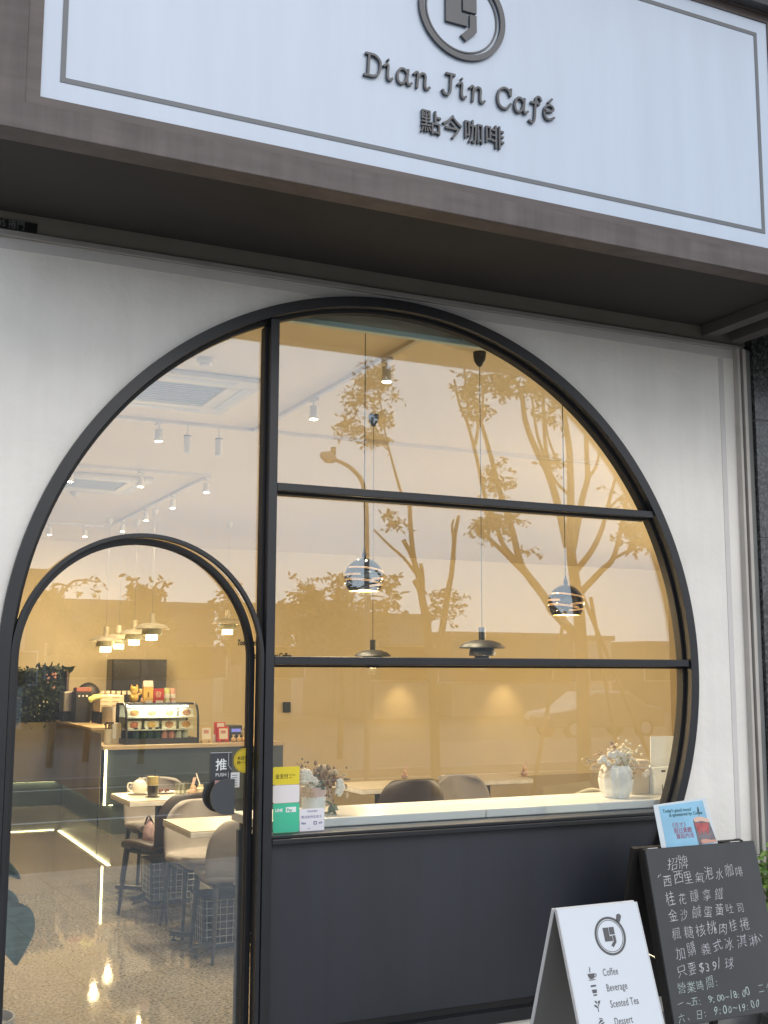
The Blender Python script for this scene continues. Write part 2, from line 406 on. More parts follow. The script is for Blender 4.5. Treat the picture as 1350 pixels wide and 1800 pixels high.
# the leaf, hung on the left jamb and turned inward a little
HX = AX-r2+.004
Mh = T((HX, .05, 0)) @ Matrix.Rotation(rad(2.1), 4, 'Z') @ T((-HX, -.05, 0))
la = r2+.003
lo = [(AX+la, FZ+.012)]+arc(AX, AZ, la, 0, 180, 60)+[(AX-la, FZ+.012)]
lb = la-.023
li = [(AX-lb, FZ+.09)]+arc(AX, AZ, lb, 180, 0, 60)+[(AX+lb, FZ+.09)]
MB().poly([lo, li], .030, .072, M=Mh).build('leaf_frame', M_frame, door, bevel=.003, merge=True)
lc = lb-.002
lz = [(AX-lc, FZ+.10)]+arc(AX, AZ, lc, 180, 0, 60)+[(AX+lc, FZ+.10)]
MB().poly([li, lz], .042, .070, M=Mh).build('glazing_bead', M_frame2, door, merge=True)
lg = [(AX-lb-.006, FZ+.085)]+arc(AX, AZ, lb+.006, 180, 0, 60)+[(AX+lb+.006, FZ+.085)]
MB().poly([lg], .052, .060, M=Mh).build('glass_pane', M_glass, door, merge=True)
# half-round push plates on both sides of the glass
Ms = Mh @ T((.016, 0, 0))
def dplate(y0, y1, dx=0, dz=0):
    cx, cz, r = -.745+dx, 1.043+dz, .070
    pts = arc(cx, cz, r, 90, 270, 36)+[(cx+.030, cz-r), (cx+.030, cz+r)]
    return MB().poly([pts], y0, y1, M=Ms)
M_plate = mat('handle_grey', (.075, .082, .088), .35, metal=.3)
h = dplate(.010, .024).build('handle', M_plate, door, bevel=.002, merge=True)
MB().tube([Ms @ Vector((-.762, .023, 1.07)), Ms @ Vector((-.762, .052, 1.07))], .010, 12).tube([Ms @ Vector((-.762, .023, 1.012)), Ms @ Vector((-.762, .052, 1.012))], .010, 12).build('standoff', M_frame2, h)
dplate(.105, .118).build('handle', M_frame2, door, bevel=.002, merge=True)

# ---------------------------------------------------------------- sign over the window
YS = -.92
sign = thing('shop_sign', 'long blue white shop sign in a brown frame with raised grey lettering', 'sign', (0, YS, 3.24))
M_fasc = mat('brown_fascia', (.100, .080, .076), .55, var=.16, vscale=3, streak=.30, stretch=(1, 1, 7), bump=.05, bscale=25)
M_white = mat('sign_white', (.50, .575, .68), .4, var=.02, vscale=2.0, streak=.03, stretch=(3, 1, .5), spec=.5)
M_line = mat('sign_line_grey', (.13, .14, .15), .5)
M_letter = mat('letter_grey', (.070, .072, .078), .42, var=.05)
XS0, XS1 = -1.86, 3.4
WX0, WX1, WZ0, WZ1 = -1.711, 1.405, 3.367, 4.425
# outer frame: bottom rail, left stile, top rail
mb = MB().poly([[(XS0, 3.24), (XS1, 3.24), (XS1, 4.60), (XS0, 4.60)], [(-1.757, 3.335), (1.445, 3.335), (1.445, 4.462), (-1.757, 4.462)]], YS, YS+.10)
mb.build('frame', M_fasc, sign, bevel=.003, merge=True)
mb = MB().poly([[(-1.7565, 3.3355), (1.4445, 3.3355), (1.4445, 4.4615), (-1.7565, 4.4615)], [(WX0, WZ0), (WX1, WZ0), (WX1, WZ1), (WX0, WZ1)]], YS+.010, YS+.09)
mb.build('inner_bevel', mat('brown_fascia_dark', (.080, .062, .058), .5, var=.15, vscale=4, stretch=(1, 1, 7)), sign, merge=True)
MB().box(WX0-.004, WX1+.004, YS+.016, YS+.06, WZ0-.004, WZ1+.004).build('sign_panel', M_white, sign)
e = .017
mb = MB().poly([[(-1.651, 3.433), (1.345, 3.433), (1.345, 4.366), (-1.651, 4.366)], [(-1.651+e, 3.433+e), (1.345-e, 3.433+e), (1.345-e, 4.366-e), (-1.651+e, 4.366-e)]], YS+.0135, YS+.0175)
mb.build('border_line', M_line, sign, merge=True)
# soffit and brackets under the sign box
MB().box(XS0, XS1, YS+.1005, -.001, 3.3205, 3.36).build('soffit', mat('soffit_board', (.034, .030, .027), .8, var=.12, vscale=1.5), sign)
mb = MB().box(XS0, XS1, YS+.1, 0, 4.56, 4.60)
mb.build('top_board', M_fasc, sign)
br = [MB().box(1.752, 1.826, YS+.102, -.021, 3.262, 3.32).build('bracket', mat('bracket_steel', (.10, .095, .09), .5), sign, bevel=.003),
      MB().box(1.92, 2.0, YS+.102, -.036, 3.25, 3.32).build('bracket', MATS['bracket_steel'], sign, bevel=.003)]
# round logo: outer ring, fine inner ring, angular mark
LC = Vector((-.160, 0, 4.058))
def logo(mbk, cx, cz, s, y0, y1, M=None, tab=False):
    ro, ri = .190*s, .168*s
    mbk.poly([arc(cx, cz, ro, 0, 357.5, 72), arc(cx, cz, ri, 0, 357.5, 72)], y0, y1, M=M)
    mbk.poly([arc(cx, cz, .158*s, 0, 357.5, 72), arc(cx, cz, .152*s, 0, 357.5, 72)], y0+(y1-y0)*.6, y1, M=M)
    def q(pts): return [(cx+a*s, cz+b*s) for a, b in pts]
    mbk.poly([q([(-.075, .085), (-.010, .085), (-.010, -.002), (.020, -.002), (.020, -.050), (-.075, -.050)])], y0, y1, M=M)
    mbk.poly([q([(.000, .085), (.060, .085), (.060, .012), (.000, .012)])], y0, y1, M=M)
    mbk.poly([q([(.030, .002), (.060, .002), (.060, -.066), (.012, -.112), (-.010, -.092), (.030, -.052)])], y0, y1, M=M)
    if tab: mbk.poly([[(cx+(.135+.030*math.cos(t)+.02*k)*s, cz+(.150+.030*math.sin(t)+.028*k)*s) for t, k in [(rad(a), 1 if 0 <= a <= 180 else 0) for a in range(-40, 320, 20)]]], y0, y1, M=M)
    return mbk
logo(MB(), LC.x, LC.z, 1.0, YS+.002, YS+.0155).build('round_logo', M_letter, sign, merge=True)
# slab-serif italic letters written as strokes
GL = {
 'D': (.66, [[(.0, .0), (.30, .0)], [(.06, .72), (.30, .72)], [(.13, .0), (.17, .72)], [(.20, .72), (.40, .70), (.57, .55), (.58, .34), (.50, .10), (.32, .01), (.18, .0)]]),
 'i': (.42, [[(.02, .44), (.10, .50), (.17, .46), (.15, .14), (.20, .01), (.32, .07)], [(.17, .66), (.18, .67)]]),
 'a': (.62, [[(.40, .40), (.28, .50), (.12, .46), (.03, .26), (.06, .06), (.18, .0), (.32, .10), (.40, .30)], [(.44, .50), (.40, .14), (.45, .01), (.57, .08)]]),
 'n': (.66, [[(.0, .43), (.08, .50), (.14, .44), (.10, .0)], [(.12, .28), (.24, .46), (.36, .50), (.43, .42), (.41, .14), (.46, .01), (.59, .08)]]),
 'J': (.56, [[(.18, .72), (.50, .72)], [(.36, .72), (.32, .16), (.22, .01), (.08, .02), (.03, .12)]]),
 'C': (.68, [[(.58, .50), (.50, .66), (.34, .72), (.14, .62), (.05, .36), (.10, .10), (.28, .0), (.46, .05), (.58, .20)], [(.60, .72), (.58, .50)]]),
 'f': (.50, [[(.48, .60), (.42, .70), (.30, .68), (.24, .50), (.20, .0), (.15, -.20), (.05, -.25), (-.04, -.19)], [(.06, .46), (.40, .46)]]),
 'é': (.56, [[(.06, .27), (.28, .29), (.43, .36), (.40, .47), (.26, .51), (.10, .42), (.04, .22), (.10, .04), (.26, .0), (.46, .10)], [(.24, .60), (.38, .74)]]),
}
x = 0.0; s = .118; wd = .092; kk = 0
word = 'Dian Jin Café'
tot = sum((.42 if c == ' ' else GL[c][0]+.14) for c in word)-.14
xs = (.256+.574)/tot
x = -.574
for c in word:
    if c == ' ': x += .42*xs; continue
    adv, st = GL[c]
    mb = MB()
    for ln in st:
        kk += 1; dy = (kk % 7)*.00035
        mb.stroke([(x+px_*s*.92, 3.710+pz_*s*1.0) for px_, pz_ in ln], wd*s*.80, YS+.003-dy, YS+.0155)
    mb.build('letter', M_letter, sign)
    x += (adv+.14)*xs
mb = MB().text('點今咖啡', .100, FR(-.345, YS+.009, 3.547), extrude=.0065, offset=.0004, sx=.905, space=1.035)
mb.build('chinese_lettering', M_letter, sign, recalc=False)
# name plate of the shutter maker
npl = thing('shutter_nameplate', 'small black nameplate with pale lettering under the sign soffit', 'nameplate', (-1.6, -.02, 3.27))
MB().box(-1.83, -1.575, -.014, -.0085, 3.249, 3.287).build('plate', mat('plate_black', (.012, .012, .013), .3), npl, bevel=.001)
MB().text('OS 捲門', .040, FR(-1.735, -.0145, 3.255), extrude=.0005, sx=.8).build('plate_lettering', mat('plate_letter', (.15, .15, .145), .5), npl, recalc=False)
# dark cornice of the floor above, right of the sign
cor = thing('cornice', 'dark metal cornice running above the shop sign', 'cornice', (.5, -.5, 4.6))
mb = MB().box(XS0-.5, XS1, YS-.20, 0, 4.602, 4.64).box(XS0-.5, XS1, YS-.16, 0, 4.641, 4.75).box(XS0-.5, XS1, YS-.05, YS-.001, 4.465, 4.50).box(XS0-.5, XS1, YS-.10, YS-.001, 4.53, 4.601)
mb.build('cornice_mouldings', mat('cornice_dark', (.05, .048, .048), .4), cor, bevel=.003)

# ---------------------------------------------------------------- ground outside
def sheet(nm, x0, x1, y0, y1, z, mm, th=.1):
    return struct(MB().box(x0, x1, y0, y1, z-th, z).build(nm, mm))
sheet('ground', -400, 400, -400, 60, GZ-.30, mat('far_ground', (.13, .13, .11), .95, var=.3, vscale=.2))
sheet('road', -200, 200, -15.0, -6.2, GZ-.13, M_asph, .15)
sheet('pavement', -30, 40, -6.0, -.0125, GZ, M_pave, .28)
kb = struct(MB().box(-30, 40, -6.19, -6.005, GZ-.28, GZ+.004).build('kerb', M_kerb, bevel=.01))
sheet('far_pavement', -200, 200, -22, -15.2, GZ, mat('far_paving', (.17, .165, .155), .9, var=.15, vscale=6), .28)
kb2 = struct(MB().box(-200, 200, -15.19, -15.005, GZ-.28, GZ+.004).build('kerb', M_kerb))
mk = MB()
for k in range(-14, 15): mk.box(k*6, k*6+3, -10.7, -10.58, GZ-.129, GZ-.126)
mk.box(-90, 90, -14.7, -14.58, GZ-.129, GZ-.126)
struct(mk.build('road_marking', mat('marking_paint', (.7, .7, .68), .7)))
mk = MB()
for k in range(-40, 60): mk.box(k*.6, k*.6+.006, -6.0, -.02, GZ-.001, GZ+.0008)
for k in range(1, 10): mk.box(-25, 36, -k*.6-.006, -k*.6, GZ-.001, GZ+.0010)
struct(mk.build('pavement_joints', mat('joint_dark', (.10, .10, .10), .9)))
# ================================================================== THE ROOM BEHIND THE GLASS
H = 3.30; BY = 11.6; LX, RXW = -3.4, 11.0
M_cream = mat('cream_wall', (.66, .56, .36), .85, var=.03, vscale=.8)
M_ceil = mat('cream_ceiling', (.86, .74, .52), .9, var=.02, vscale=.6)
def terrazzo():
    M = bpy.data.materials.new('polished_terrazzo'); M.use_nodes = True; n = M.node_tree; b = n.nodes['Principled BSDF']
    t = n.nodes.new("ShaderNodeTexCoord")
    v = n.nodes.new("ShaderNodeTexNoise"); v.inputs['Scale'].default_value = 58; v.inputs['Detail'].default_value = 3; v.inputs['Roughness'].default_value = .7
    r = n.nodes.new("ShaderNodeValToRGB"); e = r.color_ramp.elements
    e[0].position = .36; e[0].color = (.075, .062, .048, 1); e[1].position = .60; e[1].color = (.25, .22, .172, 1)
    k = r.color_ramp.elements.new(.46); k.color = (.135, .118, .092, 1)
    big = n.nodes.new("ShaderNodeTexNoise"); big.inputs['Scale'].default_value = .9
    r2 = n.nodes.new("ShaderNodeMapRange"); r2.inputs['To Min'].default_value = .75; r2.inputs['To Max'].default_value = 1.15
    mm = n.nodes.new("ShaderNodeMix"); mm.data_type = 'RGBA'; mm.blend_type = 'MULTIPLY'; mm.inputs['Factor'].default_value = 1
    K = n.links.new
    K(t.outputs['Object'], v.inputs['Vector']); K(v.outputs['Fac'], r.inputs[0]); K(t.outputs['Object'], big.inputs['Vector']); K(big.outputs['Fac'], r2.inputs[0])
    K(r.outputs[0], mm.inputs[6]); K(r2.outputs[0], mm.inputs[7]); K(mm.outputs[2], b.inputs['Base Color'])
    b.inputs['Roughness'].default_value = .032; b.inputs['Specular IOR Level'].default_value = .26
    return M
M_terr = terrazzo()
struct(MB().box(LX, RXW, -.01, BY, FZ-.1, FZ).build('floor', M_terr))
struct(MB().box(LX, RXW, .67, BY, H, H+.1).build('ceiling', M_ceil))
rm = MB().box(LX, RXW, BY, BY+.1, FZ-.1, H+.1).box(LX-.1, LX-.0005, .1, BY, FZ-.1, H+.1).box(RXW+.0005, RXW+.1, .1, BY, FZ-.1, H+.1)
room = thing('interior_wall', 'plain cream walls of the café room behind the glass', 'wall', (3, BY, FZ))
rm.build('wall_surface', M_cream, room)
# inside of the front wall: lining round the opening, and side strips out to the room corners
MB().box(LX, -4.62+3.0, .101, .14, FZ, H).box(2.0, RXW, .101, .14, FZ, H).build('front_lining', M_cream, room)
MB().box(4.6-.0, RXW, -.0, .10, FZ, H).box(3.6, 4.6, 0, .10, FZ, H).build('front_return', M_cream, room)
# curtain box with a pale teal rail just inside the top of the window
cb = thing('curtain_box', 'cream curtain box with pale teal metal rail at window top', 'curtain box', (0, .12, 3.1))
MB().box(-1.6, 2.0, .128, .14, 3.108, 3.42).box(-1.6, 2.0, .141, .669, 3.30, 3.42).build('board', mat('curtain_board', (.55, .50, .38), .8), cb)
MB().box(-1.6, 2.0, .118, .150, 3.083, 3.092).box(-1.6, 2.0, .122, .146, 3.0925, 3.102).box(-1.6, 2.0, .118, .150, 3.1025, 3.107).build('rail', mat('teal_rail', (.62, .78, .74), .4), cb)

WARM = (1.0, .70, .36); WARM2 = (1.0, .81, .54)
# ---------------------------------------------------------------- track lights
M_whitep = mat('white_paint', (.66, .60, .50), .45)
tracks = thing('lighting_track', 'thin white ceiling track carrying spot lamps', 'lighting track', (0, 3.3, H))
zt_ = H-.024
def trk(x0, y0, x1, y1, label):
    t = thing('lighting_track', label, 'lighting track', ((x0+x1)/2, (y0+y1)/2, H))
    a = .014
    MB().box(min(x0, x1)-a, max(x0, x1)+a, min(y0, y1)-a, max(y0, y1)+a, zt_, H-.001).build('track_rail', M_whitep, t)
    return t
bpy.data.objects.remove(tracks)
trk(.50, .70, .50, 3.33, 'lighting track running back from the window top beside the tall cord')
trk(-3.0, 3.36, 3.6, 3.36, 'lighting track crossing the ceiling in front of the round arch')
trk(-3.0, 5.44, .79, 5.44, 'lighting track above the far air conditioner')
trk(.79, 5.46, .79, 9.50, 'slanting lighting track carrying four spots in a row')
trk(-3.0, 9.55, .79, 9.55, 'farthest lighting track just above the door arch')
M_bulb = emat('lamp_face', (1.0, .86, .62), 28.0)
def spot_proto():
    t = thing('track_spotlight', 'white track spotlight', 'spotlight', (0, 0, 0), 'spotlights on the ceiling tracks')
    MB().box(-.02, .02, -.05, .05, -.020, 0).tube([(0, 0, -.02), (0, 0, -.05)], .006, 8).build('mount', M_whitep, t)
    MB().lathe([(.001, -.05), (.030, -.05), (.031, -.11), (.029, -.111)], n=20).build('lamp_body', M_whitep, t, smooth=True)
    MB().lathe([(.030, -.1115), (.034, -.112), (.034, -.140), (.027, -.140)], n=20).build('lamp_collar', mat('lamp_collar', (.80, .78, .72), .2), t, smooth=True)
    MB().lathe([(.001, -.1405), (.0265, -.1405), (.0265, -.1435), (.001, -.1435)], n=20).build('lamp_lens', M_bulb, t)
    lamp_light('SPOT', 'lamp_glow', t, (0, 0, -.16), 215, WARM2, .03, 130, .9)
    return t
sp0 = spot_proto()
far_light = bpy.data.lights.new('lamp_glow', 'SPOT'); far_light.energy = 30; far_light.color = WARM2; far_light.shadow_soft_size = .03; far_light.spot_size = rad(140); far_light.spot_blend = .9
spots = [((670, 640), 'spotlight nearest the window beside the tallest cord'), ((563, 712), 'second spotlight from the window on its track'), ((489, 762), 'spotlight beside the upright bar on the window track'),
         ((285, 748), 'single spotlight between the two air conditioners'), ((135, 818), 'spotlight at the left end by the far air conditioner'), ((258, 830), 'spotlight right of the far air conditioner'),
         ((346, 846), 'highest of the four spotlights on the slanting track'), ((297, 876), 'second of the four spotlights on the slanting track'), ((265, 900), 'third of the four spotlights on the slanting track'),
         ((236, 921), 'lowest of the four spotlights on the slanting track'), ((163, 922), 'spotlight right on the farthest track over the arch'), ((100, 918), 'leftmost spotlight on the farthest track')]
tr_lines = [('x', .50), ('x', .50), ('x', .50), ('y', 3.36), ('y', 5.44), ('y', 5.44), ('x', .79), ('x', .79), ('x', .79), ('x', .79), ('y', 9.55), ('y', 9.55)]
for i, ((q, lab), (ax, v)) in enumerate(zip(spots, tr_lines)):
    p = PZ(*q, H-.06)
    loc = (v, p.y, zt_) if ax == 'x' else (p.x, v, zt_)
    if i == 0: sp0.location = loc; sp0['label'] = lab; sp0.scale = (.88, .88, .95)
    else:
        d_ = dup(sp0, loc, label=lab)
        if i >= 6:
            for c_ in d_.children:
                if c_.type == 'LIGHT': c_.data = far_light; c_.rotation_euler = (rad(35), 0, 0)
M_fill_globe = emat('fill_globe_glow', (1.0, .80, .52), 2.5)
for k, (x_, y_, z_, e_) in enumerate(((5.0, 1.6, 2.3, 150), (7.6, 3.6, 2.3, 265), (9.9, 6.0, 2.3, 265))):  # globe lamps added out of view to brighten the back wall
    t = thing('fill_globe_lamp', 'added unseen fill globe lamp %s the window in the right hand room' % ('nearest', 'second from', 'farthest from')[k], 'pendant lamp', (x_, y_, H), 'added fill globes')
    MB().ball((x_, y_, z_), .20, 24).build('fill_globe_shade', M_fill_globe, t, smooth=True)
    MB().tube([(x_, y_, z_+.19), (x_, y_, H-.001)], .003, 6).build('cord', mat('cord_pale', (.35, .33, .30), .6), t)
    lamp_light('POINT', 'lamp_glow', t, (0, 0, z_-.30-H), e_, WARM2, .06)
    MB().ball((x_, y_, z_-.235), .03, 12).build('bulb', M_fill_globe, t, smooth=True)
# white tube pendants on the cross track
def tube_lamp():
    t = thing('tube_downlight', 'slim white tube lamp hanging from the cross track', 'downlight', (0, 0, 0), 'white tube lamps under the cross track')
    MB().tube([(0, 0, 0), (0, 0, -.07)], .004, 6).build('stem', M_whitep, t)
    MB().lathe([(.001, -.07), (.026, -.07), (.026, -.20), (.001, -.20)], n=18).build('tube_body', M_whitep, t, smooth=True)
    MB().lathe([(.0265, -.074), (.0275, -.074), (.0275, -.082), (.0265, -.082)], n=18).build('dark_ring', M_grey, t)
    return t
a = tube_lamp(); p = PZ(328, 758, H-.06); a.location = (p.x, 3.36, zt_); a['label'] = 'slim white tube lamp right of the single spotlight'
p = PZ(385, 762, H-.06); dup(a, (p.x, 3.36, zt_), label='slim white tube lamp nearest the upright window bar')
# ---------------------------------------------------------------- ceiling air conditioners, detectors
M_acgrey = mat('ac_grille', (.42, .40, .37), .6)
def aircon(x, y, label, proto=None):
    if proto: return dup(proto, (x, y, H), label=label)
    t = thing('ceiling_air_conditioner', label, 'air conditioner', (0, 0, 0), 'ceiling air conditioners')
    mb = MB().poly([[(-.48, -.48), (.48, -.48), (.48, .48), (-.48, .48)], [(-.27, -.27), (.27, -.27), (.27, .27), (-.27, .27)]], -.03, -.001, M=Matrix.Rotation(rad(90), 4, 'X') @ Matrix.Rotation(pi, 4, 'X'))
    MB().box(-.48, .48, -.48, -.275, -.035, -.002).box(-.48, .48, .275, .48, -.035, -.002).box(-.48, -.275, -.2745, .2745, -.035, -.002).box(.275, .48, -.2745, .2745, -.035, -.002).build('face_frame', mat('ac_white', (.66, .60, .48), .5), t, bevel=.012)
    g = MB()
    for k in range(11): g.box(-.265, .265, -.262+k*.048, -.240+k*.048, -.030, -.018)
    g.box(-.27, .27, -.27, .27, -.012, -.003); g.build('intake_grille', M_acgrey, t)
    g = MB().box(-.30, .30, -.43, -.37, -.0375, -.0352).box(-.30, .30, .37, .43, -.0375, -.0352).box(-.43, -.37, -.30, .30, -.0375, -.0352).box(.37, .43, -.30, .30, -.0375, -.0352)
    g.build('air_flap', mat('ac_flap', (.55, .54, .52), .5), t)
    t.location = (x, y, H); return t
p = PZ(300, 682, H); ac = aircon(p.x, p.y, 'large square ceiling air conditioner nearest the window')
p = PZ(160, 846, H); aircon(p.x, p.y, 'smaller looking ceiling air conditioner farther back by the arch', ac)
def detector(px_, py_, label):
    p = PZ(px_, py_, H); t = thing('smoke_detector', label, 'smoke detector', (p.x, p.y, H), 'ceiling smoke detectors')
    MB().lathe([(.001, -.045), (.03, -.045), (.036, -.03), (.05, -.025), (.052, -.002), (.001, -.002)], c=(p.x, p.y, H), n=20).build('detector_body', M_whitep, t, smooth=True)
detector(362, 630, 'round white smoke detector above the near air conditioner')
detector(133, 865, 'round white smoke detector below the far air conditioner')

# ---------------------------------------------------------------- pendants
M_blackm = mat('black_shade', (.010, .009, .008), .5)
M_cord = mat('cord_dark', (.03, .03, .03), .6)
M_cordw = mat('cord_pale', (.35, .33, .30), .6)
M_ivory = mat('ivory_shade', (.66, .60, .46), .4)
M_glow = emat('shade_glow', (1.0, .84, .52), 3.2)
def tier_pendant(label, loc, zshade, s, kind, canopy=True, energy=14):
    """three-tier dome pendant; local origin at the ceiling, zshade = height of the shade rim below it"""
    t = thing('tiered_pendant_lamp', label, 'pendant lamp', (0, 0, 0), 'black tiered pendants near the window' if kind == 'black' else 'white tiered pendants over the counter')
    mS = M_blackm if kind == 'black' else M_ivory
    z = zshade
    if canopy: MB().lathe([(.001, -.001), (.036, -.001), (.036, -.02), (.030, -.055), (.014, -.078), (.004, -.084)], n=22).build('canopy', mS, t, smooth=True)
    MB().tube([(0, 0, -.06), (0, 0, z+.11*s)], .0022 if kind == 'black' else .002, 6).build('cord', M_cord if kind == 'black' else M_cordw, t)
    MB().lathe([(.001, z+.13*s), (.024*s, z+.13*s), (.024*s, z+.04*s), (.001, z+.04*s)], n=18).build('neck', mS, t, smooth=True)
    top = [(.024*s, z+.046*s), (.07*s, z+.042*s), (.12*s, z+.026*s), (.148*s, z+.004*s), (.155*s, z-.006*s)]
    MB().shell(top+[(r-.002, zz-.003) for r, zz in reversed(top)], n=36).build('upper_shade', mS, t, smooth=True)
    mid = [(.060*s, z+.012*s), (.080*s, z-.008*s), (.088*s, z-.036*s), (.089*s, z-.058*s)]
    MB().shell(mid+[(r-.002, zz-.001) for r, zz in reversed(mid)], n=32).build('middle_shade', mS if kind == 'black' else mat('shade_greenish', (.42, .42, .32), .4), t, smooth=True)
    low = [(.046*s, z-.040*s), (.052*s, z-.066*s), (.052*s, z-.104*s)]
    MB().shell(low+[(r-.002, zz-.001) for r, zz in reversed(low)], n=28).build('lower_shade', mS if kind == 'black' else M_glow, t, smooth=True)
    MB().lathe([(.001, z-.060*s), (.044*s, z-.060*s), (.044*s, z-.064*s), (.001, z-.064*s)], n=20).build('bulb', emat('pendant_bulb', (1, .84, .5), 9.0), t)
    lamp_light('POINT', 'lamp_glow', t, (0, 0, z-.13*s), energy*2.2, WARM, .03)
    t.location = loc; return t
p1 = PZ(843, 619, H); r1 = PY(849, 1137, p1.y)
tier_pendant('black tiered pendant lamp wholly above the bar, third cord from left', (p1.x, p1.y, H), r1.z-H, .80, 'black', energy=4)
p2 = PZ(657, 729, H); r2_ = PY(660, 1152, p2.y)
tier_pendant('black tiered pendant lamp half hidden by the middle bar', (p2.x, p2.y, H), r2_.z-H, .80, 'black', energy=4)
for (px_, py_, y, lab) in [(267, 1104, 7.9, 'ivory tiered pendant highest in the row above the cake case'), (236, 1114, 8.9, 'ivory tiered pendant second from the right in its row'), (209, 1122, 9.8, 'ivory tiered pendant third from the right in its row'), (186, 1126, 8.9, 'ivory tiered pendant at the left end of the row')]:
    q = PY(px_, py_, y)
    tier_pendant(lab, (q.x, y, H), q.z-H, 1.22, 'white', canopy=True, energy=9)
q = PY(400, 1096, 8.6)
tier_pendant('ivory tiered pendant hanging alone near the door edge', (q.x, 8.6, H), q.z-H, 1.22, 'white', energy=9)
# chrome globes
M_chrome = mat('black_chrome', (.075, .064, .054), .04, metal=1.0)
M_amber = emat('amber_slit', (1.0, .55, .22), 1.0)
M_in = emat('globe_inside', (1.0, .70, .20), 2.6)
def globe(label, px_, py_, dia_px, proto=None, spin=0):
    y = .72; q = PY(px_, py_, y)
    if proto:
        return dup(proto, (q.x, y, q.z), spin, label)
    r = dia_px/F_PX*((q-CAMP).dot(FW))/2
    t = thing('globe_pendant_lamp', label, 'pendant lamp', (0, 0, 0), 'chrome globe pendants')
    prof = [(r*math.sin(rad(a)), r*math.cos(rad(a))) for a in range(4, 133, 4)]
    MB().shell(prof+[(a*.985, b) for a, b in reversed(prof)], n=48).build('globe_shade', M_chrome, t, smooth=True)
    MB().lathe([(.012, r*.97), (.012, r+.018), (.006, r+.035), (.004, r+.05)], n=14).build('cap', M_chrome, t, smooth=True)
    MB().tube([(0, 0, r+.045), (0, 0, H-q.z)], .0026, 6).build('cord', M_cord, t)
    zb = r*math.cos(rad(129))
    MB().lathe([(.001, zb), (r*.76, zb), (r*.76, zb-.002), (.001, zb-.002)], n=32).build('diffuser', M_in, t)
    sl = MB()
    for (th0, tilt, a0, a1) in [(66, 8, 185, 350), (92, -7, 268, 395), (104, 10, 170, 300), (84, 4, 150, 235), (112, -6, 262, 380)]:
        for dth in (0, 3.4):
            pts = []
            for k in range(25):
                a = rad(a0+(a1-a0)*k/24); th = rad(th0+dth+tilt*math.cos(a-rad(20)))
                pts.append((r*1.001*math.sin(th)*math.cos(a), r*1.001*math.sin(th)*math.sin(a), r*1.001*math.cos(th)))
            sl.tube(pts, r*.0085, 6)
    sl.build('light_slit', M_amber, t)
    lamp_light('POINT', 'lamp_glow', t, (0, 0, -r*.85), 12, WARM, .03)
    t.location = (q.x, y, q.z); return t
g0 = globe('chrome globe pendant with amber slits in front of the lamp post reflection', 640, 1016, 70)
globe('chrome globe pendant with amber slits at the right side of window', 995, 1060, 66, g0, rad(-18))
# wall washers hidden by the middle bar, and a wall switch, sensor
for px_, lab in ((718, 'small downlight on back wall behind the half hidden pendant'), (902, 'small downlight on back wall right of the black pendant')):
    q = PY(px_, 1164, BY-.32); t = thing('wall_downlight', lab, 'wall lamp', tuple(q), 'downlights on the back wall')
    MB().lathe([(.001, .05), (.035, .05), (.035, -.05), (.001, -.05)], c=q, n=18).build('lamp_body', M_ivory, t, smooth=True)
    MB().tube([q+Vector((0, .03, .02)), Vector((q.x, BY-.002, q.z+.02))], .012, 8).build('arm', M_ivory, t)
    lamp_light('SPOT', 'lamp_glow', t, (0, 0, -.07), 17, WARM, .05, 84, 1.0, rot=(rad(10), 0, 0))
q = PY(503, 1243, BY); t = thing('wall_speaker', 'small black box mounted on back wall beside the upright bar', 'wall box', tuple(q))
MB().box(q.x-.055, q.x+.055, BY-.05, BY-.001, q.z-.075, q.z+.075).build('box_body', mat('black_plastic', (.02, .02, .02), .4), t, bevel=.006)
MB().box(q.x-.045, q.x+.045, BY-.053, BY-.0505, q.z-.065, q.z+.065).build('box_front', mat('black_cloth', (.03, .035, .03), .8), t)
q = PY(417, 1134, BY)
tq = thing('wall_lettering', 'black motto lettering across the back wall', 'lettering', tuple(q))
MB().text("Today's good mood", .115, FR(q.x, BY-.004, q.z), extrude=.003, offset=.003, sx=.58, shear=.15).build('lettering_line', mat('ink_black', (.012, .011, .010), .6), tq, recalc=False)
q2 = PY(436, 1157, BY)
MB().text("is sponsored by Coffee", .115, FR(q2.x, BY-.004, q2.z), extrude=.003, offset=.003, sx=.62, shear=.15).build('lettering_line', MATS['ink_black'], tq, recalc=False)
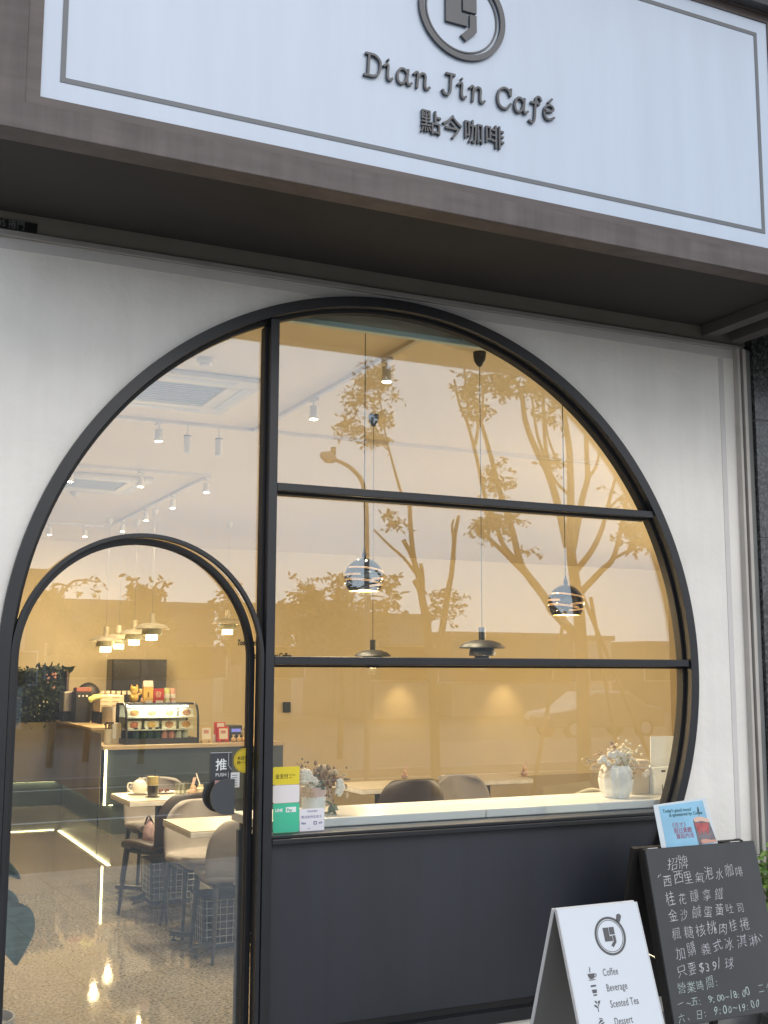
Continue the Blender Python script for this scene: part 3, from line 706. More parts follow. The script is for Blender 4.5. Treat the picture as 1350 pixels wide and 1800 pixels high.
# ================================================================== FURNITURE
M_taupe = mat('taupe_velvet', (.265, .242, .222), .85, var=.10, vscale=5)
M_brownl = mat('brown_leather', (.030, .020, .015), .45, var=.15, vscale=5)
M_legb = mat('leg_black', (.022, .022, .023), .45)
M_tabt = mat('pale_marble_top', (.58, .52, .42), .3, col2=(.50, .44, .35), vscale=3, lo=.3, hi=.75)
M_tabe = mat('table_edge', (.60, .57, .52), .5, var=.10, vscale=24)
M_wire = mat('wire_pale', (.42, .42, .40), .5)
def make_chair(nm, label, M1, M2):
    t = thing(nm, label, 'chair', (0, 0, 0), 'upholstered café chairs')
    # one upholstered shell: seat pan that rolls up into a wrap-round back
    prof = [(.245, .425, .190), (.20, .447, .205), (.08, .452, .222), (-.06, .448, .230), (-.155, .450, .232), (-.205, .485, .232), (-.225, .56, .236), (-.24, .65, .232), (-.252, .73, .205), (-.258, .785, .165), (-.260, .805, .135)]
    nu = 11
    def shell(rows, nmx, th):
        vs = []; fs = []
        for j, (y, z, hw, back) in enumerate(rows):
            for i in range(nu):
                u = -1+2*i/(nu-1)
                yy = y+back*.105*abs(u)**2.2; zz = z+(1-back)*.020*u*u-(back*.02*abs(u)**3 if j > len(rows)-3 else 0)
                vs.append((hw*u, yy, zz))
        for j in range(len(rows)-1):
            for i in range(nu-1):
                a = j*nu+i; fs.append((a, a+1, a+nu+1, a+nu))
        o = MB().add(vs, fs).build(nmx, M1, t, smooth=True)
        so = o.modifiers.new('thick', 'SOLIDIFY'); so.thickness = th; so.offset = 0
        sb = o.modifiers.new('soft', 'SUBSURF'); sb.levels = 1; sb.render_levels = 2
        return o
    rows = []
    for j, (y, z, hw) in enumerate(prof):
        back = 0 if j < 3 else min(1, (j-2)/4)
        rows.append((y, z, hw, back))
    s_ = shell(rows[:6], 'seat', .055)
    b_ = shell(rows[4:], 'backrest', .034)
    for sx in (-1, 1):
        MB().tube([(sx*.185, .175, .425), (sx*.205, .215, .0)], [.016, .009], 10).build('leg', M2, t, smooth=True)
        MB().tube([(sx*.185, -.165, .425), (sx*.215, -.235, .0)], [.016, .009], 10).build('leg', M2, t, smooth=True)
    MB().box(-.19, .19, .165, .185, .405, .425).box(-.19, .19, -.175, -.155, .405, .425).box(-.19, -.17, -.1545, .1645, .405, .4245).box(.17, .19, -.1545, .1645, .405, .4245).build('seat_frame', M2, t)
    return t
ch0 = make_chair('cafe_chair', 'taupe velvet chair with its back to the window at nearest table', M_taupe, M_legb)
ch0.location = (.115, 2.34, FZ); ch0.scale = (1.14, 1.08, 1.0)
dup(ch0, (.115, 2.99, FZ), pi, 'taupe velvet chair facing the window, behind the nearest table')
dup(ch0, (.25, 4.72, FZ), pi, 'taupe velvet chair facing the window, behind the table with teapot')
dup(ch0, (1.50, 4.66, FZ), pi, 'taupe chair back showing beyond the table left of dark chair')
dup(ch0, (2.62, 3.92, FZ), pi, 'taupe chair back just above counter right of the dark chair')
bc = make_chair('cafe_chair', 'dark brown leather chair with a bag on its seat', M_brownl, M_legb)
bc.location = (.03, 3.60, FZ); bc.rotation_euler = (0, 0, rad(28)); bc.scale = (1.25, 1.1, 1.04)
dup(bc, (1.98, 3.90, FZ), 0, 'dark brown leather chair back above the marble counter')
def make_table():
    t = thing('cafe_table', 'square marble table', 'table', (0, 0, 0), 'square café tables')
    MB().box(-.31, .31, -.31, .31, .722, .730).build('tabletop', M_tabt, t)
    MB().box(-.312, .312, -.312, .312, .690, .7215).build('table_edge', M_tabe, t, bevel=.003)
    MB().box(-.035, .035, -.035, .035, .05, .69).box(-.20, .20, -.20, .20, .676, .6895).build('column', M_legb, t)
    f = MB()
    for k in range(4):
        f.box(.0, .34, -.022, .022, .030, .058, M=Matrix.Rotation(k*pi/2+pi/4, 4, 'Z') @ T((.02, 0, 0)))
    f.build('foot', M_legb, t)
    g = MB()
    for k in range(4):
        a = k*pi/2+pi/4; g.lathe([(.001, 0), (.018, 0), (.018, .010), (.006, .012), (.006, .031), (.001, .031)], c=(.34*math.cos(a), .34*math.sin(a), 0), n=10)
    g.build('glide', M_legb, t)
    return t
TZ = FZ+.730
tb0 = make_table(); tb0['label'] = 'pale marble table nearest the door, nothing on it'
c = PZ(335, 1462, TZ); tb0.location = (c.x+.312, c.y+.312, FZ)
c2 = PZ(228, 1409, TZ); tb2 = dup(tb0, (c2.x+.312, c2.y+.312, FZ), 0, 'pale marble table laid with a teapot and iced coffee')
c3 = PZ(636, 1388, TZ); tb3 = dup(tb0, (c3.x+.312, c3.y+.312, FZ), 0, 'pale marble table behind the left flower pot')
tb4 = dup(tb0, (3.15, 4.6, FZ), 0, 'pale marble table hidden behind the counter, snack bag on top')
# storage baskets under the tables
def make_basket():
    t = thing('wire_basket', 'black wire basket', 'basket', (0, 0, 0), 'wire baskets under tables')
    mb = MB()
    for x in (-.17, .17):
        for y in (-.14, .14): mb.tube([(x*.92, y*.92, .02), (x, y, .30)], .006, 6)
    mb.tube([(-.17, -.14, .30), (.17, -.14, .30), (.17, .14, .30), (-.17, .14, .30), (-.17, -.14, .30)], .007, 6)
    mb.box(-.15, .15, -.125, .125, .015, .021); mb.box(-.156, .156, .128, .131, .02, .295); mb.box(.158, .161, -.125, .125, .02, .295)
    mb.build('basket_frame', M_legb, t)
    w_ = MB()
    for k in range(8):
        x = -.15+k*.3/7; w_.tube([(x*.93, -.131, .03), (x, -.141, .295)], .0022, 5)
    for k in range(7):
        z = .035+k*.042; s = .93+.07*(z/.3)
        w_.tube([(-.165*s, -.142*s, z), (.165*s, -.142*s, z)], .0022, 5).tube([(-.172*s, -.14*s, z), (-.172*s, .14*s, z)], .0022, 5)
    for k in range(7):
        y = -.13+k*.26/6; w_.tube([(-.158, y*.93, .03), (-.172, y, .295)], .0022, 5)
    w_.build('wire_mesh', M_wire, t)
    return t
bk = make_basket(); bk['label'] = 'black wire basket under the nearest marble table'; bk.location = (c.x+.32, c.y+.34, FZ)
dup(bk, (c2.x+.33, c2.y+.10, FZ), 0, 'black wire basket under the table with teapot')
# ---------------------------------------------------------------- window counter
M_marb = mat('white_marble', (.78, .79, .78), .3, col2=(.45, .47, .48), vscale=2.2, lo=.56, hi=.80, stretch=(1, 3.0, 1), detail=8)
ctr = thing('window_counter', 'long white marble counter inside the window on black legs', 'counter', (.6, .3, FZ))
xj = PZ(877, 1427, .93).x
MB().box(-.56, xj-.003, .105, .50, .893, .930).build('marble_slab', M_marb, ctr, bevel=.004)
MB().box(xj+.003, 2.4, .105, .50, .893, .930).build('marble_slab', M_marb, ctr, bevel=.004)
MB().box(-.53, 2.4, .118, .150, .855, .8925).box(-.53, 2.4, .44, .475, .855, .8925).build('counter_rail', mat('dark_green_rail', (.018, .026, .025), .5), ctr)
for x in (-.545, .95):
    MB().box(x, x+.03, .12, .15, FZ, .8545).box(x, x+.03, .44, .47, FZ, .8545).box(x+.001, x+.029, .1505, .4395, FZ+.12, FZ+.15).build('leg_frame', M_legb, ctr)
MB().box(-.555, 2.4, .30, .33, .45, .852).build('back_panel', M_legb, ctr)

# ---------------------------------------------------------------- service counter
M_teal = mat('dark_teal_front', (.050, .066, .066), .35, var=.08, vscale=2)
M_plas = mat('grey_plaster', (.27, .22, .125), .8, col2=(.19, .155, .085), vscale=2.0, lo=.3, hi=.7)
M_wood = mat('pale_wood', (.52, .40, .24), .5, var=.1, stretch=(1, 12, 12))
M_led = emat('led_strip', (1.0, .84, .40), 11.0)
sc = thing('service_counter', 'L shaped café counter with teal front and glowing light strips', 'counter', (.4, 7.55, FZ))
X0c, Y0c = .395, 7.55
MB().box(X0c+.03, 2.35, Y0c+.03, Y0c+.7, FZ+.30, .735).build('teal_front', M_teal, sc)
MB().box(X0c-.02, 2.35, Y0c-.02, Y0c+.75, .7355, .775).build('worktop', M_wood, sc, bevel=.004)
MB().box(X0c+.11, 2.35, Y0c+.08, Y0c+.7, FZ, FZ+.2995).build('plinth', M_teal, sc)
# side run with taller plaster panel, going back along x = .395, then a run to the left
MB().box(X0c-.025, X0c-.021, Y0c+.06, Y0c+.76, FZ+.30, .90).box(X0c+.02, X0c+.65, Y0c+.76, 10.40, FZ+.30, .90).box(-3.0, X0c+.65, 10.405, 10.95, FZ+.30, .90).build('plaster_panel', M_plas, sc, bevel=.02)
MB().box(X0c+.11, X0c+.6, Y0c+.76, 10.4, FZ, FZ+.2995).box(-3.0, X0c+.6, 10.51, 10.9, FZ, FZ+.2995).build('plinth', M_teal, sc)
MB().box(X0c+.01, X0c+.7, Y0c+.76, 11.0, .9005, .925).build('worktop', M_wood, sc)
led = MB().box(X0c+.012, X0c+.0295, Y0c+.012, Y0c+.0295, FZ+.30, .735)
led.box(X0c+.075, X0c+.109, Y0c+.03, 10.40, FZ+.2955, FZ+.2995).box(-3.0, X0c+.045, 10.475, 10.509, FZ+.2935, FZ+.2995)
led.build('light_strip', M_led, sc)
q = PY(170, 1374, 8.2); Mq = T((X0c+.018, 9.0, 0))
MB().lathe([(.001, 0), (.085, 0), (.085, .006), (.001, .006)], n=28, M=T((X0c+.016, 8.05, .33)) @ Matrix.Rotation(rad(90), 4, 'Y') @ Matrix.Scale(1, 4)).build('round_emblem', mat('emblem_dark', (.04, .045, .05), .5), sc)
# cake display case
cx0, cx1 = PY(220, 1300, 7.66).x, PY(350, 1300, 7.66).x
cy0, cy1 = 7.66, 8.12
cz0 = .776; cz1 = PY(345, 1236, 7.85).z
cake = thing('cake_display_case', 'black framed curved glass cake case lit from inside', 'display case', ((cx0+cx1)/2, cy0, cz0))
hh = cz1-cz0
sidep = [(cy1, 0), (cy1, hh), (cy0+.17, hh), (cy0+.09, hh-.02), (cy0+.045, hh-.07), (cy0+.02, hh-.15), (cy0, .03), (cy0, 0)]
def side(x0, x1, o):
    # outline in (y, z) pushed along x
    n = len(o); vs = [(x0, a, cz0+b) for a, b in o]+[(x1, a, cz0+b) for a, b in o]
    return vs, [tuple(range(n)), tuple(range(2*n-1, n-1, -1))]+[(i, (i+1) % n, n+(i+1) % n, n+i) for i in range(n)]
mb = MB()
for x in (cx0, cx1-.022):
    out_ = [Vector((x+.011, a, cz0+b)) for a, b in sidep]
    mb.tube(out_+[out_[0]], .013, 6)
mb.box(cx0, cx1, cy0, cy1, cz0, cz0+.055).box(cx0, cx1, cy0+.15, cy1, cz0+hh-.012, cz0+hh+.006).box(cx0+.01, cx1-.01, cy1-.012, cy1, cz0+.055, cz0+hh)
mb.build('case_frame', M_legb, cake)
M_cglass = glassmat('case_glass', .03, (.93, .97, .94))
mb = MB()
fr = sidep[2:7]
vs = []; fs = []
for a, b in fr: vs += [(cx0+.02, a, cz0+b), (cx1-.02, a, cz0+b)]
for i in range(len(fr)-1): fs.append((2*i, 2*i+1, 2*i+3, 2*i+2))
mb.add(vs, fs); mb.build('curved_glass', M_cglass, cake, recalc=False)
M_shelf = mat('shelf_pale', (.55, .55, .48), .3)
for k, f in enumerate((.335, .64)):
    MB().box(cx0+.025, cx1-.025, cy0+.06+.02*k, cy1-.02, cz0+hh*f, cz0+hh*f+.010).build('shelf', M_shelf, cake)
MB().box(cx0+.05, cx1-.10, cy0+.10, cy0+.13, cz0+hh-.035, cz0+hh-.02).build('light_tube', emat('case_tube', (1.0, .95, .85), 12.0), cake)
lamp_light('AREA', 'lamp_glow', cake, (0, .18, hh-.04), 5, (1, .9, .7)).data.size = .4
MB().box(cx0+.03, cx1-.03, cy1-.03, cy1-.014, cz0+.06, cz0+hh-.02).build('back_lining', mat('case_lining', (.40, .42, .34), .6), cake)
FOOD = [(.55, .30, .12), (.60, .22, .14), (.70, .45, .16), (.42, .22, .12)]
M_card = mat('card_cream', (.72, .68, .55), .6)
def card(label, x, y, z, wd, ht, fc, group):
    t = thing('cake_card', label, 'card', (x, y, z), group)
    MB().box(x-wd/2, x+wd/2, y, y+.006, z, z+ht).build('card_face', M_card, t)
    MB().lathe([(.001, 0), (wd*.30, 0), (wd*.28, .004), (.001, .006)], n=16, M=T((x, y-.0005, z+ht*.52)) @ Matrix.Rotation(rad(90), 4, 'X') @ Matrix.Scale(.8, 4, (0, 1, 0))).build('food_picture', mat('food%d' % FOOD.index(fc), fc, .6, var=.35, vscale=40), t)
    MB().box(x-wd*.42, x+wd*.1, y-.003, y-.0005, z+.004, z+ht*.2).build('price_tag', mat('paper_white', (.78, .77, .72), .7), t)
nm = ['first', 'second', 'third', 'fourth']
for r_, f in enumerate((.64, .335)):
    for k in range(4):
        x = cx0+.12+k*(cx1-cx0-.2)/3.15
        card('%s picture card from left on the %s shelf of the cake case' % (nm[k], ('upper', 'lower')[r_]), x, cy0+.13, cz0+hh*f+.011, .155, .085, FOOD[(k+r_) % 4], 'picture cards in the cake case')
def bottle_row():
    cols = [('dark green', (.02, .05, .03))]*4+[('pink', (.62, .30, .24))]*2+[('pale', (.55, .58, .50))]*2
    for k, (cn, cc) in enumerate(cols):
        x = cx0+.14+k*(cx1-cx0-.26)/7; y = cy0+.12; z = cz0+.056
        t = thing('drink_bottle' if cn != 'pink' else 'pudding_cup', '%s, number %d from left along the floor of the cake case' % ({'dark green': 'dark green bottle', 'pink': 'pink pudding cup', 'pale': 'pale jar'}[cn], k+1), 'bottle' if cn != 'pink' else 'cup', (x, y, z), 'goods on the floor of the cake case')
        hgt = .10 if cn == 'dark green' else .075
        MB().lathe([(.001, 0), (.034, 0), (.036, hgt*.7), (.020, hgt*.9), (.020, hgt), (.001, hgt)], c=(x, y, z), n=14).build('bottle_body', mat('goods_'+cn.replace(' ', '_'), cc, .2), t, smooth=True)
        MB().lathe([(.001, hgt), (.022, hgt), (.022, hgt+.012), (.001, hgt+.012)], c=(x, y, z), n=12).build('lid', M_shelf if cn != 'dark green' else M_plate, t)
bottle_row()
# things on top of the case
zt2 = cz0+hh+.007
def at_case(px_): return PY(px_, 1236, cy0+.26).x
yy = cy0+.26
x = at_case(235); t = thing('lucky_cat', 'golden beckoning cat figurine on top of the cake case', 'figurine', (x, yy, zt2))
M_gold = mat('gold_glaze', (.75, .48, .10), .3, var=.05)
MB().ball((x, yy, zt2+.055), .052, 16, sc=(1, .85, 1.05)).ball((x, yy-.005, zt2+.135), .044, 16, sc=(1.05, .9, .9)).build('cat_body', M_gold, t, smooth=True)
for s in (-1, 1): MB().lathe([(.016, 0), (.001, .036)], c=(x+s*.028, yy, zt2+.163), n=8).build('ear', M_gold, t)
MB().tube([(x+.045, yy-.01, zt2+.085), (x+.066, yy-.02, zt2+.105), (x+.064, yy-.03, zt2+.145)], [.014, .013, .017], 8).build('raised_paw', M_gold, t, smooth=True)
MB().tube([(x-.040, yy-.02, zt2+.09), (x-.030, yy-.05, zt2+.06)], [.014, .012], 8).build('paw', M_gold, t, smooth=True)
x = at_case(247); t = thing('small_figurine', 'tiny pale figurine right of the golden cat', 'figurine', (x, yy-.05, zt2))
MB().ball((x, yy-.05, zt2+.016), .017, 10).ball((x, yy-.05, zt2+.040), .013, 10).build('figure_body', mat('figure_cream', (.75, .50, .30), .5), t, smooth=True)
def pack(nm, label, cat, px_, wd, ht, col, top=None, kind='box', extra=None):
    x = at_case(px_); t = thing(nm, label, cat, (x, yy, zt2))
    M_ = mat(label.replace(' ', '_')[:40], col, .5)
    if kind == 'carton':
        MB().box(x-wd/2, x+wd/2, yy-.035, yy+.035, zt2, zt2+ht*.72).build('carton_body', M_, t, bevel=.003)
        MB().add([(x-wd/2, yy-.035, zt2+ht*.7205), (x+wd/2, yy-.035, zt2+ht*.7205), (x+wd/2, yy+.035, zt2+ht*.7205), (x-wd/2, yy+.035, zt2+ht*.7205), (x-wd/2, yy, zt2+ht), (x+wd/2, yy, zt2+ht)], [(0, 1, 5, 4), (2, 3, 4, 5), (0, 4, 3), (1, 2, 5), (0, 3, 2, 1)]).build('gable_top', mat('carton_top', (.70, .58, .52), .5), t)
        MB().box(x-wd*.08, x+wd*.08, yy-.0375, yy-.0355, zt2+ht*.25, zt2+ht*.48).build('printed_mark', mat('print_brown', (.25, .12, .05), .6), t)
    elif kind == 'can':
        MB().lathe([(.001, 0), (wd/2, 0), (wd/2, ht*.93), (wd/2*.85, ht), (.001, ht)], c=(x, yy, zt2), n=18).build('can_body', M_, t, smooth=True)
        MB().lathe([(wd/2+.0005, ht*.3), (wd/2+.0015, ht*.3), (wd/2+.0015, ht*.6), (wd/2+.0005, ht*.6)], c=(x, yy, zt2), n=18).build('can_label', mat('can_label', (.72, .66, .55), .5), t)
    else:
        MB().box(x-wd/2, x+wd/2, yy-.015, yy+.015, zt2, zt2+ht).build('box_body', M_, t, bevel=.003)
        MB().text('發', wd*.62, FR(x-wd*.34, yy-.0165, zt2+ht*.42), extrude=.0006).build('box_lettering', mat('gold_print', (.80, .62, .35), .4), t, recalc=False)
    MB().box(x-wd*.35, x+wd*.35, yy-.055, yy-.05, zt2, zt2+.025).build('price_card', mat('paper_white', (.78, .77, .72), .7), t)
pack('drink_carton', 'yellow gable topped carton on the cake case', 'carton', 259, .105, .235, (.78, .48, .10), kind='carton')
pack('red_box', 'red gift box with a gold character on cake case', 'box', 278, .115, .15, (.55, .05, .03))
pack('drink_can', 'yellow green can on top of the cake case', 'can', 293, .062, .155, (.60, .62, .25), kind='can')
pack('drink_can', 'pink can at the right end on top of the cake case', 'can', 303, .062, .155, (.70, .35, .25), kind='can')
# stuff on the counter right of the case
def on_ctr(px_, y=7.75): return PY(px_, 1310, y).x
zc_ = .776
def stand(nm, label, cat, px_, wd, ht, col, board, y=7.72):
    x = on_ctr(px_, y); t = thing(nm, label, cat, (x, y, zc_))
    Ml = T((x, y, zc_)) @ Matrix.Rotation(rad(-8), 4, 'X')
    MB().box(-wd/2, wd/2, 0, .012, .02, ht, M=Ml).build('board', mat('stand_'+board, col, .5), t, bevel=.002)
    MB().box(-wd*.38, wd*.38, -.003, -.0005, ht*.2, ht*.88, M=Ml).build('notice', mat('notice_paper', (.74, .70, .60), .7), t)
    MB().box(-wd*.25, wd*.2, -.005, -.0035, ht*.55, ht*.75, M=Ml).build('notice_picture', mat('notice_pink', (.55, .25, .22), .7), t)
    MB().box(-wd*.45, -wd*.25, -.01, .05, 0, .02, M=T((x, y, zc_))).box(wd*.25, wd*.45, -.01, .05, 0, .02, M=T((x, y, zc_))).build('foot', mat('stand_'+board, col, .5), t)
    return t
stand('notice_stand', 'small wooden notice stand right of the cake case', 'notice stand', 363, .125, .175, (.60, .44, .22), 'wood')
stand('notice_stand', 'red notice stand with a paper in front of till', 'notice stand', 393, .125, .165, (.62, .05, .03), 'red')
x = on_ctr(389); t = thing('red_card_box', 'red box standing behind the red notice stand', 'box', (x, 7.82, zc_))
MB().box(x-.055, x+.055, 7.79, 7.86, zc_, zc_+.21).build('box_body', mat('red_plastic', (.55, .05, .035), .4), t, bevel=.006)
MB().box(x-.04, x+.04, 7.787, 7.7895, zc_+.15, zc_+.20).build('box_label', mat('paper_white', (.78, .77, .72), .7), t)
x = on_ctr(407, 7.9); t = thing('receipt_printer', 'dark till printer with a lit blue strip', 'printer', (x, 7.9, zc_))
MB().box(x-.095, x+.095, 7.82, 8.02, zc_, zc_+.17).build('printer_body', mat('printer_dark', (.03, .04, .04), .4), t, bevel=.01)
MB().box(x-.03, x+.075, 7.817, 7.8195, zc_+.10, zc_+.135).build('display', emat('blue_lcd', (.16, .18, .60), .7), t)
x = on_ctr(373, 7.8); t = thing('paper_roll', 'white paper roll between the two notice stands', 'paper roll', (x, 7.8, zc_))
MB().lathe([(.012, 0), (.035, 0), (.035, .075), (.012, .075)], c=(x, 7.8, zc_), n=18).build('roll_body', mat('paper_white', (.78, .77, .72), .7), t)
for k, px_ in enumerate((410, 420, 428)):
    x = on_ctr(px_, 7.7); t = thing('cookie_bag', '%s small bag of cookies below the till printer' % ('left', 'middle', 'right')[k], 'snack', (x, 7.7, zc_), 'cookie bags by the till')
    MB().ball((x, 7.7, zc_+.026), .032, 10, sc=(1, .8, .8)).build('bag_body', mat('cookie', (.62, .42, .20), .6, var=.3, vscale=50), t, smooth=True)
    MB().lathe([(.012, 0), (.006, .012), (.018, .03)], c=(x, 7.7, zc_+.046), n=8).build('bag_tie', mat('cookie_tie', (.75, .62, .42), .5), t)
x = on_ctr(431, 7.85); t = thing('dried_bouquet', 'small dried bouquet at the counter edge by the door frame', 'bouquet', (x, 7.85, zc_))
mb = MB()
for k in range(26): mb.ball((x+random.uniform(-.07, .05), 7.85+random.uniform(-.05, .05), zc_+random.uniform(.07, .16)), random.uniform(.010, .020), 6)
mb.build('flower_heads', mat('dried_grey', (.42, .38, .28), .8, var=.3, vscale=30), t)
MB().lathe([(.001, 0), (.03, 0), (.036, .08), (.030, .085)], c=(x-.01, 7.85, zc_), n=14).build('bouquet_pot', M_ivory, t)
# coffee gear on the counter left of the case
x = PY(203, 1290, 8.0).x
t = thing('napkin_holder', 'pale cup holder box left of the cake case', 'holder', (x, 8.0, zc_))
MB().box(x-.05, x+.05, 7.95, 8.08, zc_, zc_+.21).build('holder_body', mat('holder_cream', (.62, .52, .36), .5), t, bevel=.004)
MB().box(x-.045, x-.005, 7.947, 7.9495, zc_+.05, zc_+.20).build('holder_label', mat('paper_white', (.78, .77, .72), .7), t)
x = PY(192, 1290, 7.9).x
t = thing('cutlery_jar', 'pale jar of spoons on the counter corner', 'jar', (x, 7.95, zc_))
MB().lathe([(.001, 0), (.045, 0), (.047, .15), (.043, .15), (.041, .01), (.001, .01)], c=(x, 7.95, zc_), n=18).build('jar_body', M_ivory, t, smooth=True)
mb = MB()
for k in range(9): mb.tube([(x+random.uniform(-.025, .025), 7.95+random.uniform(-.02, .02), zc_+.10), (x+random.uniform(-.05, .05), 7.95+random.uniform(-.03, .03), zc_+.21)], .004, 5).ball((x+random.uniform(-.05, .05), 7.95, zc_+.215), .012, 6)
mb.build('spoon', mat('dark_steel', (.12, .11, .10), .3, metal=.8), t)
q = PY(205, 1250, 9.2)
t = thing('espresso_machine', 'cream boxed espresso machine behind the counter', 'coffee machine', (q.x, 9.2, .926))
xa, xb = PY(176, 1240, 9.2).x, PY(218, 1240, 9.2).x; za, zb = PY(190, 1252, 9.2).z, PY(190, 1222, 9.2).z
MB().box(xa, xb, 9.2, 9.7, za, zb).build('machine_body', mat('machine_cream', (.62, .52, .38), .35), t, bevel=.012)
mb = MB()
for k in range(5):
    mb.box(xb-.27, xb-.19, 9.1965, 9.1995, za+.03+k*.045, za+.037+k*.045).box(xb-.14, xb-.06, 9.1965, 9.1995, za+.03+k*.045, za+.037+k*.045)
mb.build('vent_slots', mat('slot_brown', (.25, .19, .13), .6), t)
MB().box(xa, xb, 9.25, 9.65, .926, za-.005).build('machine_base', M_legb, t)
MB().lathe([(.001, 0), (.09, 0), (.09, .19), (.075, .20), (.001, .20)], c=((xa+xb)/2-.03, 9.18, .93), n=20).build('knock_drum', mat('steel_brushed', (.5, .46, .4), .3, metal=.9), t, smooth=True)
mb = MB()
for k in range(7): mb.lathe([(.022, 0), (.028, .045), (.026, .045), (.020, .004)], c=(xa+.05+k*.065, 9.35, zb+.002), n=12)
mb.build('cup', mat('cup_glass', (.62, .56, .45), .2), t)
q = PY(146, 1240, 9.6)
t = thing('coffee_grinder', 'tall black coffee grinder beside the green plant screen', 'grinder', (q.x, 9.6, .926))
za = .926; zb = PY(146, 1216, 9.6).z
MB().box(q.x-.09, q.x+.09, 9.6, 9.85, za, zb).build('grinder_body', M_blackm, t, bevel=.01)
MB().box(q.x-.085, q.x+.09, 9.59, 9.80, zb+.001, zb+.05).build('grinder_top', mat('grinder_red', (.30, .10, .07), .5), t, bevel=.006)
mb = MB()
for k in range(3): mb.lathe([(.001, 0), (.012, 0), (.012, .004), (.001, .004)], n=10, M=T((q.x-.05+k*.045, 9.598, zb-.05)) @ Matrix.Rotation(rad(90), 4, 'X'))
mb.build('dial', mat('paper_white', (.78, .77, .72), .7), t)
q = PY(155, 1222, 10.2)
t = thing('coffee_roaster_hood', 'round black hopper rising behind the grinder', 'hopper', (q.x, 10.2, .926))
MB().ball((q.x, 10.2, q.z-.02), .155, 20, sc=(1, .8, 1.15)).build('hopper_dome', M_blackm, t, smooth=True)
MB().box(q.x-.10, q.x+.10, 10.1, 10.35, .926, q.z-.12).build('hopper_base', M_blackm, t)
q = PY(131, 1240, 9.9)
t = thing('water_boiler', 'small steel water boiler next to plant screen', 'boiler', (q.x, 9.9, .926))
MB().box(q.x-.13, q.x+.09, 9.9, 10.2, .926+.12, PY(131, 1216, 9.9).z).build('boiler_body', MATS['steel_brushed'], t, bevel=.01)
MB().box(q.x-.12, q.x+.08, 9.95, 10.2, .926, .926+.115).build('boiler_base', M_legb, t)
q = PY(166, 1230, 9.0)
t = thing('banana_bunch', 'pale green bananas lying on the coffee machine', 'fruit', (q.x, 9.0, q.z))
mb = MB()
for k in range(3): mb.tube(catmull([(q.x-.06, 9.0+.02*k, q.z-.02+.012*k), (q.x, 9.0+.02*k, q.z+.015+.01*k), (q.x+.08, 9.0+.02*k, q.z+.03+.01*k)], 5), [.016, .02, .02, .02, .02, .02, .02, .02, .02, .02, .01], 8)
mb.build('banana', mat('banana', (.55, .58, .22), .5), t, smooth=True)
# dark cabinet on the back wall
a, b_ = PY(198, 1160, BY-.35), PY(294, 1160, BY-.35)
t = thing('tall_dark_cabinet', 'tall black cabinet standing against the back wall', 'cabinet', (a.x, BY-.35, FZ))
MB().box(a.x, b_.x, BY-.34, BY-.002, FZ, PY(246, 1159, BY-.35).z).build('cabinet_body', mat('cabinet_black', (.020, .019, .017), .25, var=.2, vscale=2), t, bevel=.004)
xm = (a.x+b_.x)/2
MB().box(a.x+.01, xm-.003, BY-.36, BY-.3405, FZ+.02, PY(246, 1161, BY-.35).z).box(xm+.003, b_.x-.01, BY-.36, BY-.3405, FZ+.02, PY(246, 1161, BY-.35).z).build('cabinet_door', MATS['cabinet_black'], t, bevel=.003)
# ================================================================== PLANTS, TABLE THINGS, BOARDS
def leaf_mesh(mb, c, n_, r, size, seed, mi=0, flat=1.0):
    rnd = random.Random(seed)
    c = Vector(c)
    for k in range(n_):
        while True:
            d = Vector((rnd.uniform(-1, 1), rnd.uniform(-1, 1), rnd.uniform(-1, 1)))
            if d.length <= 1: break
        p = c+Vector((d.x*r[0], d.y*r[1], d.z*r[2]))
        a = Vector((rnd.gauss(0, 1), rnd.gauss(0, 1), rnd.gauss(0, .7)-.25)).normalized()
        b = a.cross(Vector((rnd.gauss(0, 1), rnd.gauss(0, 1), rnd.gauss(0, 1)))).normalized()
        s = size*rnd.uniform(.6, 1.3)
        n = a.cross(b)
        mb.add([p, p+a*s*.35+b*s*.20+n*s*.03, p+a*s*.75+b*s*.15+n*s*.01, p+a*s, p+a*s*.75-b*s*.15+n*s*.01, p+a*s*.35-b*s*.20+n*s*.03], [(0, 1, 2, 3), (0, 3, 4, 5)], mi)
    return mb
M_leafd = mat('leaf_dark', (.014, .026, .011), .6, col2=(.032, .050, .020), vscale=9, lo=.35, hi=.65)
M_leafb = mat('leaf_bright', (.22, .34, .06), .5, col2=(.10, .20, .04), vscale=12)
# green plant screen on the far counter
a, b_ = PY(28, 1180, 10.45), PY(117, 1180, 10.45)
za, zb = .926, PY(117, 1180, 10.45).z
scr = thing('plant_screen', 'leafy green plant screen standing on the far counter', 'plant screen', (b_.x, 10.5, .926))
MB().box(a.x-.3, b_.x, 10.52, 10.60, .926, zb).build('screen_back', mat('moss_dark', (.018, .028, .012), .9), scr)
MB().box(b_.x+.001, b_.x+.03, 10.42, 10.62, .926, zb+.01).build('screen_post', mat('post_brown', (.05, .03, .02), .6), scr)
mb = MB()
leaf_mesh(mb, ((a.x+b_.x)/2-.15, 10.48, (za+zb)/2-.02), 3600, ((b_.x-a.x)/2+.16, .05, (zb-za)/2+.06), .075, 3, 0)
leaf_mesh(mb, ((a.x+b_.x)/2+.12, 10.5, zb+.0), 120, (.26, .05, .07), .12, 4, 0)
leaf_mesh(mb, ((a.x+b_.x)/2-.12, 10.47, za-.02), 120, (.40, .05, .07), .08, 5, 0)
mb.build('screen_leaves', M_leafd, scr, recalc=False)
mb = MB()
